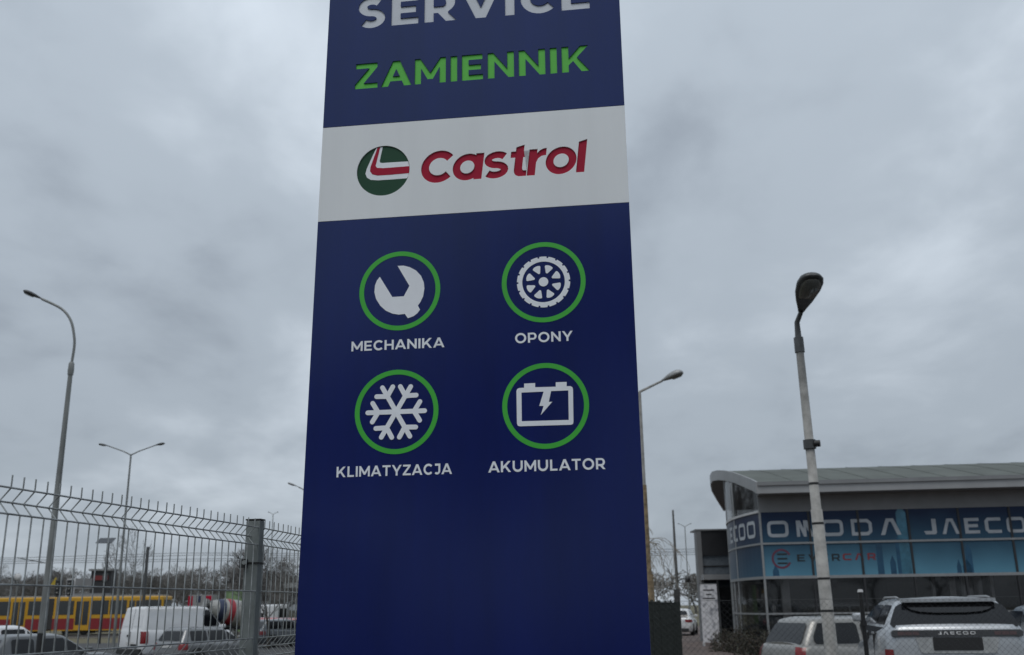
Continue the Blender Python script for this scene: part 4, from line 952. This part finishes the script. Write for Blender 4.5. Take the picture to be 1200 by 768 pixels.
# curved end wall
CW = []
pos = Vector((us[0] * SE.x, us[0] * SE.y)); az = -13.0; CW.append(pos.copy())
for i in range(28):
    az += 1.75 if i < 16 else 2.6
    pos = pos + Vector((math.sin(R(az)), math.cos(R(az)))) * .42; CW.append(pos.copy())
def roof_under(y):
    ys = [p.y for p in vpt]; zs = [p.z for p in vpt]
    if y <= ys[0]: return zs[0] - FH
    for k_ in range(len(ys) - 1):
        if y <= ys[k_ + 1]: return zs[k_] + (zs[k_ + 1] - zs[k_]) * (y - ys[k_]) / (ys[k_ + 1] - ys[k_]) - FH
    return zs[-1] - FH
def cstrip(i0, i1, z0, z1, off=0.0, th=.03):
    mb = MB(); vv = []
    for i in range(i0, i1 + 1):
        a = CW[max(i - 1, 0)]; b = CW[min(i + 1, len(CW) - 1)]; t = (b - a).normalized(); n_ = Vector((-t.y, t.x))
        p = CW[i] + n_ * off; q = CW[i] + n_ * (off - th)
        zz = z1 if z1 < 7 else roof_under(CW[i].y) - .02
        vv += [(p.x, p.y, z0), (p.x, p.y, zz), (q.x, q.y, z0), (q.x, q.y, zz)]
    k = i1 - i0; fs = []
    for i in range(k): 
        o = i * 4; fs += [(o, o + 1, o + 5, o + 4), (o + 2, o + 6, o + 7, o + 3), (o + 1, o + 3, o + 7, o + 5), (o, o + 4, o + 6, o + 2)]
    fs += [(0, 2, 3, 1), (k * 4, k * 4 + 1, k * 4 + 3, k * 4 + 2)]
    return mb.add(vv, fs)
seg = [0, 7, 14, 21, 28]
for a, b in zip(seg, seg[1:]):
    for z0, z1, m_, nm in ((.12, zT - .03, M_pane, 'glass_pane'), (zT + .03, zF0 - .05, M_pane, 'glass_pane'), (zF0 + .05, zF1 - .035, M_film2, 'film_pane'), (zF1 + .035, zF2 - .03, M_film2, 'film_pane'), (zF2 + .05, 7.3, M_pane, 'glass_pane')):
        cstrip(a, b, z0, z1, 0).build(nm, m_, show)
    for z_, h_ in ((zT, .03), (zF0, .05), (zF1, .035)): cstrip(a, b, z_ - h_, z_ + h_, .035, .06).build('transom', M_frame, show)
    cstrip(a, b, zF2 - .03, zF2 + .05, .05, .07).build('white_rail', M_col, show)
    p = CW[b]; MB().tube([(p.x, p.y, .1), (p.x, p.y, roof_under(p.y))], .035, 6).build('mullion', M_frame, show)
for k in (9, 11): MB().tube([(CW[k].x, CW[k].y, .1), (CW[k].x, CW[k].y, zF0)], .04, 6).build('mullion', M_frame, show)
# letters on the curved film
tot = 0; lens = [0]
for a, b in zip(CW, CW[1:]): tot += (b - a).length; lens.append(tot)
def cpos(s_, off):
    s_ = max(0, min(s_, tot - 1e-4))
    for i in range(len(lens) - 1):
        if lens[i + 1] >= s_:
            t = (s_ - lens[i]) / (lens[i + 1] - lens[i]); a, b = CW[i], CW[i + 1]; d_ = (b - a).normalized(); n_ = Vector((-d_.y, d_.x)); p = a + (b - a) * t + n_ * off; return p
def cf(u, v, d): p = cpos(-u, d + .012); return Vector((p.x, p.y, v))
for cs in techword('JAECOO', .42, -5.9, -.45, zF1 + .25, zF2 - .28): MB().prism(cs, cf, 0, .004).build('letter', M_lit, show)
# roof: arched in depth, with a curved verge at the near end
RL = UEND - us[0] + .4
FH = zE1 - zE0
rv = []; 
for p in vpt: rv += [p, p + SE * RL + Vector((0, 0, 0))]
MB().add(rv, [(2 * i, 2 * i + 1, 2 * i + 3, 2 * i + 2) for i in range(len(vpt) - 1)], True).build('roof', M_roof, show)
rf = [o for o in show.children if o.name.startswith('roof')][0]
for j in range(1, 12):
    mb = MB(); x = RL * j / 12
    for i in range(5):
        a = vpt[i] + SE * x; b = vpt[i + 1] + SE * x
        mb.add([a, b, b + Vector((0, 0, .014)), a + Vector((0, 0, .014)), a + SE * .03, b + SE * .03, b + SE * .03 + Vector((0, 0, .014)), a + SE * .03 + Vector((0, 0, .014))], [(0, 1, 2, 3), (7, 6, 5, 4), (3, 2, 6, 7)])
    mb.build('seam', M_roof, rf)
mb = MB(); vv = []
ctr = Vector((0, 0, 0))
for i, p in enumerate(vpt):
    t = (vpt[min(i + 1, len(vpt) - 1)] - vpt[max(i - 1, 0)]); n_ = Vector((-t.y, t.x, 0)).normalized()
    vv += [p + n_ * .03 + Vector((0, 0, .05)), p + n_ * .03 - Vector((0, 0, FH)), p - n_ * .04 + Vector((0, 0, .05)), p - n_ * .04 - Vector((0, 0, FH))]
k = len(vpt) - 1; fs = []
for i in range(k):
    o = 4 * i; fs += [(o, o + 1, o + 5, o + 4), (o + 3, o + 2, o + 6, o + 7), (o + 2, o, o + 4, o + 6), (o + 1, o + 3, o + 7, o + 5)]
fs += [(0, 2, 3, 1)]
MB().add(vv, fs, True).build('verge_fascia', M_cladl, show, ang=40)
sfi = MB(); sv = []
for p in vpt: q = p - Vector((0, 0, FH - .03)); sv += [q, q + SE * RL]
sfi.add(sv, [(2 * i, 2 * i + 1, 2 * i + 3, 2 * i + 2) for i in range(len(vpt) - 1)], True).build('soffit', M_dark, show)
sbox(us[0] - .12, UEND + .3, zE0, zE1 - .10, .94, 1.02).build('front_fascia', M_cladl, show)
sbox(us[0] - .10, UEND + .3, zE1 - .095, zE1 + .04, .90, 1.08).build('gutter', M_clad, show)
sbox(us[0] - .05, UEND + .3, zE0 + .0, zE0 + .03, -.1, .93).build('eave_soffit', M_clad, show)
# inside
sbox(.3, UEND, -.0, .02, -14, -.3).build('floor', M_inter, show)
sbox(.8, UEND, 0.02, 5.6, -14.2, -14).build('back_wall', mat('interior_wall', (.10, .10, .10), .8), show)
sbox(UEND, UEND + .2, 0, 6.0, -14.2, .0).build('end_wall', M_clad, show)
for u in (.62, 7.3, 13.0): sbox(u - .14, u + .14, .02, 5.5, -.75, -.45).build('column', M_col, show)
for u, wd in ((5.75, .1), (6.35, .2), (6.75, .14), (7.0, .2), (7.75, .1)): sbox(u, u + wd, .02, 3.4, -.6, -.5).build('partition_post', M_col, show)
sbox(5.6, 9.5, .02, 2.5, -7, -6.9).build('partition', M_inter, show)
# porch block behind the curved wall
pb_ = thing('porch_building', 'dark flat-roofed porch block behind the white display board', 'building', (0, 0, 0))
Y = 50.0
def pp(px, py): q = atY(px, py, Y); return q.x, q.z
xl, zt_ = pp(815, 622); xl2 = xl + .28; xr = xl + 6.5; zc0 = pp(830, 651)[1]; zc1 = pp(830, 674)[1]; zc2 = pp(830, 680)[1]
pb_.location = (xl, Y, 0)
MB().box(0, .24, -.1, .5, 0, zt_).build('corner_column', M_clad, pb_)
MB().box(.241, 6.5, -.06, 1.3, zc0, zt_ - .02).build('sign_box', M_dark, pb_)
MB().box(.241, 6.5, .05, .1, zc1, zc0).build('upper_glazing', mat('pale_glazing', (.14, .16, .18), .15), pb_)
MB().box(.241, 6.5, .02, .12, (zc0 + zc1) / 2 - .09, (zc0 + zc1) / 2 - .02).build('transom', M_dark, pb_)
MB().box(.1, 6.5, -.9, .15, zc2, zc1).build('canopy', M_cladl, pb_)
MB().box(.241, 6.5, .6, .7, 0, zc2).build('door_glazing', M_pane, pb_)
for x in (.26, 1.0, 1.9, 2.8): MB().box(x, x + .07, .5, .6, 0, zc2).build('mullion', M_frame, pb_)
MB().box(.6, 6.5, 1.9, 2.0, 0, zt_ - .05).build('back_wall', M_dark, pb_)
MB().box(-.03, 6.5, -.12, 1.4, zt_ - .018, zt_ + .06).build('parapet', M_clad, pb_)
# white display board
bb = atY(834, 752, 44.5); bt = thing('display_board', 'tall white printed display board standing on the brick paving', 'board', (bb.x, 44.5, 0))
def board_mat():
    m = bpy.data.materials.new('board_print'); m.use_nodes = True; t = m.node_tree; b = t.nodes['Principled BSDF']; b.inputs['Roughness'].default_value = .5
    tcn = t.nodes.new('ShaderNodeTexCoord'); nz = t.nodes.new('ShaderNodeTexNoise'); nz.inputs['Scale'].default_value = 5; nz.inputs['Detail'].default_value = 5; t.links.new(tcn.outputs['Object'], nz.inputs[0])
    cr = t.nodes.new('ShaderNodeValToRGB'); t.links.new(nz.outputs[0], cr.inputs[0]); cr.color_ramp.elements[0].position = .35; cr.color_ramp.elements[0].color = (.34, .35, .39, 1); cr.color_ramp.elements[1].position = .52; cr.color_ramp.elements[1].color = (.74, .74, .77, 1)
    t.links.new(cr.outputs[0], b.inputs['Base Color']); return m
MB().box(-.36, .36, -.03, .03, .14, 2.55).build('panel', board_mat(), bt)
for x in (-.36, .31): MB().box(x, x + .05, -.18, .18, 0, .139).build('foot', M_col, bt)
MB().box(-.37, .37, -.035, .035, 2.551, 2.58).build('top_rail', M_frame, bt)
for z, a in ((2.28, .24), (1.93, .27), (2.1, .12)): MB().box(-a, a, -.034, -.0305, z, z + .05).build('print_line', M_black, bt)

# ------------------------------------------------------------------ chain-link fence in front of the parked cars
CY0 = 11.3; c0 = Vector((atX(1012, CY0, 720), CY0, 0)); CD = Vector((math.cos(R(5)), -math.sin(R(5)), 0))
cl_f = thing('chain_link_fence', 'dark chain-link fence with thin black post in front of the parked cars', 'fence', c0)
CH = atY(1005, 697.5, CY0).z
M_cw = mat('chain_wire', (.055, .058, .06), .5, .4, var=.1)
mb = MB(); x0, x1 = -2.35, 6.0; pit = .064; n = int((x1 - x0) / pit) + 30
def diag(xa, xb, za, zb_, off):
    # clip to x0..x1
    if xa < x0: za += (zb_ - za) * (x0 - xa) / (xb - xa); xa = x0
    if xb > x1: zb_ = za + (zb_ - za) * (x1 - xa) / (xb - xa); xb = x1
    if xb - xa < .01: return
    mb.tube([CD * xa + Vector((0, off, za)), CD * xb + Vector((0, off, zb_))], .0012, 3, cap=False, smooth=False)
run = CH - .1
for i in range(-30, n):
    xa = x0 + i * pit; xb = xa + run
    if xb > x0 and xa < x1: diag(xa, xb, .05, .05 + run, .001); diag(xa, xb, .05 + run, .05, -.0015)
tag(mb.build('wire_mesh', M_cw, cl_f), kind='stuff')
for i, x in enumerate((0, 2.5, 5.0, -2.35)):
    p = MB().tube([CD * x + Vector((0, .03, 0)), CD * x + Vector((0, .03, CH + .03))], .024, 10).build('post', M_black, cl_f)
    MB().tube([CD * x + Vector((0, .03, CH + .03)), CD * x + Vector((0, .03, CH + .06))], [.032, .024], 10).build('post_cap', M_col, p)
    MB().tube([CD * x + Vector((0, .03, CH - .33)), CD * x + Vector((0, .03, CH - .27))], .036, 8).build('clamp', M_black, p)
MB().tube([CD * x0 + Vector((0, 0, CH - .04)), CD * x1 + Vector((0, 0, CH - .04))], .0022, 5).build('tension_wire', M_cw, cl_f)

# ------------------------------------------------------------------ bare trees and shrubs
def bare_tree(seed, H=9.0, spread=.55, depth=7, rmin=.012, droop=0.0, trunk_r=.16, first=.22):
    rn = random.Random(seed); T = MB(); Cn = MB()
    def seg3(mb, a, b, r0, r1, n):
        t = (b - a).normalized(); rf_ = Vector((1, 0, 0)) if abs(t.x) < .8 else Vector((0, 1, 0)); u = t.cross(rf_).normalized(); v = t.cross(u)
        vs_ = [p + (u * math.cos(2 * math.pi * k / n) + v * math.sin(2 * math.pi * k / n)) * r for p, r in ((a, r0), (b, r1)) for k in range(n)]
        mb.add(vs_, [(k, (k + 1) % n, n + (k + 1) % n, n + k) for k in range(n)], n > 3)
    def grow(p, d, l, r, lev):
        n = 3; q = p
        for i in range(n):
            d2 = (d + Vector((rn.gauss(0, .13), rn.gauss(0, .13), rn.gauss(0, .08) - droop * lev * .02))).normalized(); q2 = q + d2 * l / n; r2 = max(rmin, r * (1 - .16))
            seg3(T if lev < 2 else Cn, q, q2, r, r2, 6 if lev < 2 else 3); q, d, r = q2, d2, r2
            if lev < depth and lev > 0 and rn.random() < .55:
                sd_ = Vector((rn.gauss(0, 1), rn.gauss(0, 1), rn.gauss(.15, .5))).normalized(); grow(q, (d * .6 + sd_ * .75).normalized(), l * rn.uniform(.45, .7), max(rmin, r * .5), lev + 2)
        if lev >= depth: return
        for k in range(rn.choice((2, 2, 3)) + (2 if lev == 0 else 0)):
            a = rn.uniform(0, 6.283); sd_ = Vector((math.cos(a), math.sin(a), rn.uniform(-.1, .35)))
            grow(q, (d * (1 - spread * .6) + sd_ * spread * rn.uniform(.7, 1.2)).normalized(), l * rn.uniform(.66, .86), max(rmin, r * rn.uniform(.55, .75)), lev + 1)
    grow(Vector((0, 0, 0)), Vector((0, 0, 1)), H * first, trunk_r, 0)
    zmax = max(v[2] for v in Cn.v); k = H / zmax
    for m_ in (T, Cn): m_.v = [(x * k, y * k, z * k) for x, y, z in m_.v]
    a = T.mesh('trunk'); a.materials.append(M_bark); b = Cn.mesh('crown'); b.materials.append(M_twig); return a, b
TV = [bare_tree(11, 10), bare_tree(12, 10, .65), bare_tree(13, 10, .48), bare_tree(14, 10, .6), bare_tree(16, 10, .4)]
print('tree tris', [len(b.polygons) for a, b in TV])
def tree(var, loc, h, label, rz=0, group=None, wide=1.0):
    o = thing('bare_tree', label, 'tree', loc, rz, group); a, b = TV[var]; link('trunk', a, o); link('crown', b, o); s_ = h / 10; o.scale = (s_ * wide, s_ * wide, s_); return o
rt_ = random.Random(5)
TV.append(bare_tree(52, 10, .42, depth=5, rmin=.014, trunk_r=.11)); TV[-1][1].materials[0] = mat('faded_twigs', (.17, .165, .16), .9, var=.2)
tree(5, (atX(149, 118), 118, RZ), 12.0, 'tall narrow leafless tree rising above the tram near the twin lamp', 1.0, wide=.6)
tree(1, (atX(316, 57), 57, RZ), 5.9, 'small leafless tree behind the red hatchback and fence', 2.2, wide=.9)
TV.append(bare_tree(41, 10, .75, depth=5, rmin=.010, droop=3.2, trunk_r=.13)); M_pale = mat('pale_twigs', (.26, .235, .20), .9, var=.2); [m_.materials.__setitem__(0, M_pale) for m_ in TV[-1]]
tree(6, (atX(722, 40), 40, 0), 5.6, 'leafless tree with pale drooping twigs reaching past the pylon edge', .6, wide=.62)
for i in range(16):  # unseen row added behind the camera to darken the pylon's lower reflections
    tree(i % 5, (-46 + i * 6.2 + rt_.uniform(-1.5, 1.5), -rt_.uniform(17, 30), 0), rt_.uniform(9, 12), 'unseen leafless tree added behind the camera to darken reflections', rt_.uniform(0, 6), 'leafless trees mirrored in the glass', wide=1.25)
for i, (x_, y_) in enumerate(((-5, 60), (-1.5, 66), (.5, 58), (1.5, 66), (-3, 74), (-8, 68), (2.4, 61), (0, 70))):
    tree(i % 5, (x_, y_, RZ), rt_.uniform(10, 12), 'unseen leafless tree added behind the camera to darken reflections', rt_.uniform(0, 6), 'leafless trees mirrored in the glass', wide=.55)
for i in range(26):
    px = -30 + 390 * (i + rt_.uniform(.1, .9)) / 26; Yt = rt_.uniform(135, 190)
    tree(i % 5, (atX(px, Yt), Yt, RZ), rt_.uniform(7.0, 9.6) * Yt / 160, 'leafless tree in the row beyond the tram line', rt_.uniform(0, 6), 'leafless trees beyond the tram line', wide=rt_.uniform(.9, 1.3))
# far wood as one mass
wm = MB(); sa, sb_ = bare_tree(31, 10, .6, depth=4, rmin=.05), bare_tree(32, 10, .6, depth=4, rmin=.05)
import bmesh
def add_mesh(mb, me, M):
    mb.add([M @ v.co for v in me.vertices], [tuple(p.vertices) for p in me.polygons])
for i in range(120):
    Yt = rt_.uniform(230, 330); X = rt_.uniform(-.62, .35) * Yt; s_ = rt_.uniform(.7, 1.15); M_ = Matrix.Translation((X, Yt, RZ)) @ Matrix.Rotation(rt_.uniform(0, 6), 4, 'Z') @ Matrix.Diagonal((s_ * 1.4, s_ * 1.4, s_, 1))
    for me in (sa if i % 2 else sb_): add_mesh(wm, me, M_)
tag(wm.build('far_wood', M_twig), 'hazy far belt of leafless woodland on the horizon', 'wood', kind='stuff')  # haze is only in the lightened twig colour
# evergreen shrubs in front of the curved glass
M_shrub = mat('dark_shrub_leaves', (.022, .030, .018), .7, var=.3, scale=6, col2=(.05, .028, .02))
def shrub(seed, w_, h_):
    rn = random.Random(seed); mb = MB(); 
    for i in range(900):
        a = rn.uniform(0, 6.283); el = math.asin(rn.uniform(-.1, 1)); r = rn.uniform(.55, 1.0) ** .5 * (1 + .18 * math.sin(3 * a + seed) + .12 * math.sin(7 * a + 2 * el * 3))
        c = Vector((math.cos(a) * math.cos(el) * r * w_ / 2, math.sin(a) * math.cos(el) * r * w_ / 2, max(.02, math.sin(el) * r * h_)))
        u = Vector((rn.gauss(0, 1), rn.gauss(0, 1), rn.gauss(0, 1))).normalized() * .045; v = u.cross(Vector((rn.gauss(0, 1), rn.gauss(0, 1), rn.gauss(0, 1)))).normalized() * .022
        mb.add([c - u, c + v, c + u, c - v], [(0, 1, 2, 3)])
    st = MB()
    for k in range(7):
        a = rn.uniform(0, 6.283); st.tube([(0, 0, 0), (math.cos(a) * w_ * .2, math.sin(a) * w_ * .2, h_ * .5), (math.cos(a) * w_ * .35, math.sin(a) * w_ * .35, h_ * .8)], [.015, .01, .005], 4)
    f_ = mb.mesh('foliage'); f_.materials.append(M_shrub); s_ = st.mesh('stems'); s_.materials.append(M_bark); return f_, s_
SV = [shrub(1, 1.3, .75), shrub(2, 1.5, .65), shrub(3, 1.1, .85)]
for i, (px, Ys) in enumerate(((852, 40.5), (862, 39.0), (872, 37.8), (883, 36.6), (893, 36.2), (905, 35.6), (918, 35.4))):
    o = thing('shrub', 'low dark shrub growing at the foot of the curved showroom glass', 'shrub', (atX(px, Ys, 760), Ys, 0), i * 1.3, 'low shrubs by the showroom'); f_, s_ = SV[i % 3]; link('foliage', f_, o); link('stems', s_, o); o.scale = [rt_.uniform(.85, 1.15)] * 3

# ------------------------------------------------------------------ things behind the traffic
def kiosk(name, label, cat, px0, px1, py0, py1, Y, m, zb=RZ, parts=()):
    a = atY(px0, py1, Y); b = atY(px1, py0, Y); o = thing(name, label, cat, (a.x, Y, zb)); W_ = b.x - a.x; H_ = b.z - zb; h0 = max(0, a.z - zb)
    MB().box(0, W_, 0, 1.5, 0 if not parts or 'legs' not in parts else h0, H_).build('body', m, o)
    return o, W_, H_, h0
o, W_, H_, h0 = kiosk('shop_building', 'dark flat shop building with red sign strip beyond the tram', 'building', 103, 131, 669, 712, 112, M_dark)
MB().box(.3, W_ - .3, -.12, -.01, H_ - 1.0, H_ - .5).build('sign_strip', mat('dull_red_sign', (.16, .02, .02), .5), o); MB().box(-.2, W_ + .2, -.3, 1.7, H_, H_ + .2).build('roof', M_clad, o)
for k in range(2): MB().box(.4 + k * 1.2, 1.4 + k * 1.2, -.05, -.005, .6, 2.2).build('window', M_tg, o)
o, W_, H_, h0 = kiosk('billboard', 'red and white roadside billboard above the white van', 'billboard', 220, 250, 697, 712, 100, M_headl, parts=('legs',))
for k, (a, b) in enumerate(((0, .18), (.34, .5), (.7, .98))): MB().box(W_ * a, W_ * b, -.03, -.005, h0 + .1 + .35 * (k == 1), H_ - .1).build('print_block', M_red if k != 1 else M_drumb, o)
for k in (.2, .8): MB().box(W_ * k - .08, W_ * k + .08, .3, .5, 0, h0).build('leg', M_head, o)
o, W_, H_, h0 = kiosk('container', 'pale green site container left of the fence post', 'container', 263, 292, 692, 712, 105, mat('pale_green_paint', (.19, .28, .14), .5, var=.1))
for k in range(5): MB().box(W_ * (k + .5) / 5 - .05, W_ * (k + .5) / 5 + .05, -.04, -.001, .2, H_ - .15).build('rib', mat('pale_green_rib', (.15, .23, .11), .5), o)
MB().box(-.05, W_ + .05, -.06, 1.55, H_, H_ + .1).build('roof', M_clad, o)
o, W_, H_, h0 = kiosk('bus_shelter', 'pale flat-roofed shelter beside the pylon edge behind the fence', 'shelter', 332, 352, 683, 689, 80, M_headl, parts=('legs',))
for k in (.05, .95): MB().box(W_ * k - .05, W_ * k + .05, .1, .2, 0, h0).build('post', M_head, o)
MB().box(.1, W_ - .1, 1.3, 1.34, .3, h0 - .05).build('glass_wall', M_pane, o)
# traffic signal
t = atY(84, 680, 66); o = thing('traffic_signal', 'traffic signal on a grey pole in front of the tram', 'traffic light', (t.x, 66, RZ))
MB().tube([(0, 0, 0), (0, 0, t.z - RZ)], .06, 8).build('pole', M_pole, o); h_ = MB().box(-.17, .17, -.25, -.07, t.z - RZ - .95, t.z - RZ).build('signal_box', M_black, o)
for k in range(3): MB().lathe([(0, 0), (.10, .0), (.11, .06)], 14, Matrix.Translation((0, -.252, t.z - RZ - .17 - k * .3)) @ Matrix.Rotation(R(-90), 4, 'Z')).build('lens', M_lens, h_)
MB().box(-.28, .28, -.06, -.05, t.z - RZ - 1.05, t.z - RZ + .1).build('backboard', M_col, o)

def sign_pole(px, ytop, Y, label, kind, r=.05):
    t = atY(px, ytop, Y); o = thing('road_sign', label, 'sign', (t.x, Y, RZ)); h = t.z - RZ
    MB().tube([(0, 0, 0), (0, 0, h)], r, 8).build('pole', M_pole, o)
    if kind == 'round': MB().lathe([(0, 0), (.30, 0), (.30, .03), (0, .03)], 24, Matrix.Translation((0, -.08, h - .32)) @ Matrix.Rotation(R(90), 4, 'Z')).build('plate', M_col, o)
    elif kind == 'tri': MB().prism([[(-.5, 0), (.5, 0), (0, .87)]], lambda u, v, d: Vector((u, -.06 - d, h - .9 + v)), 0, .03, True).build('plate', mat('sign_yellow', (.45, .33, .03), .5), o)
    elif kind == 'board': MB().box(-.9, .9, -.10, -.06, h - 1.0, h).build('plate', M_clad, o)
    return o
sign_pole(22, 672, 84, 'round pale road sign on a thin pole before the tram', 'round')
sign_pole(66, 676, 100, 'yellow triangular warning sign beyond the tram roof', 'tri')
sign_pole(98, 678, 100, 'grey rectangular traffic board beyond the tram roof', 'board')
t = atY(70, 681, 74); o = thing('traffic_signal', 'second traffic signal with dark backboard close to the curved lamp', 'traffic light', (t.x, 74, RZ))
MB().tube([(0, 0, 0), (0, 0, t.z - RZ)], .06, 8).build('pole', M_pole, o); h_ = MB().box(-.17, .17, -.25, -.07, t.z - RZ - .95, t.z - RZ).build('signal_box', M_black, o)
for k in range(3): MB().lathe([(0, 0), (.10, .0), (.11, .06)], 14, Matrix.Translation((0, -.252, t.z - RZ - .17 - k * .3)) @ Matrix.Rotation(R(-90), 4, 'Z')).build('lens', M_lens, h_)
MB().box(-.28, .28, -.06, -.05, t.z - RZ - 1.05, t.z - RZ + .1).build('backboard', M_head, o)
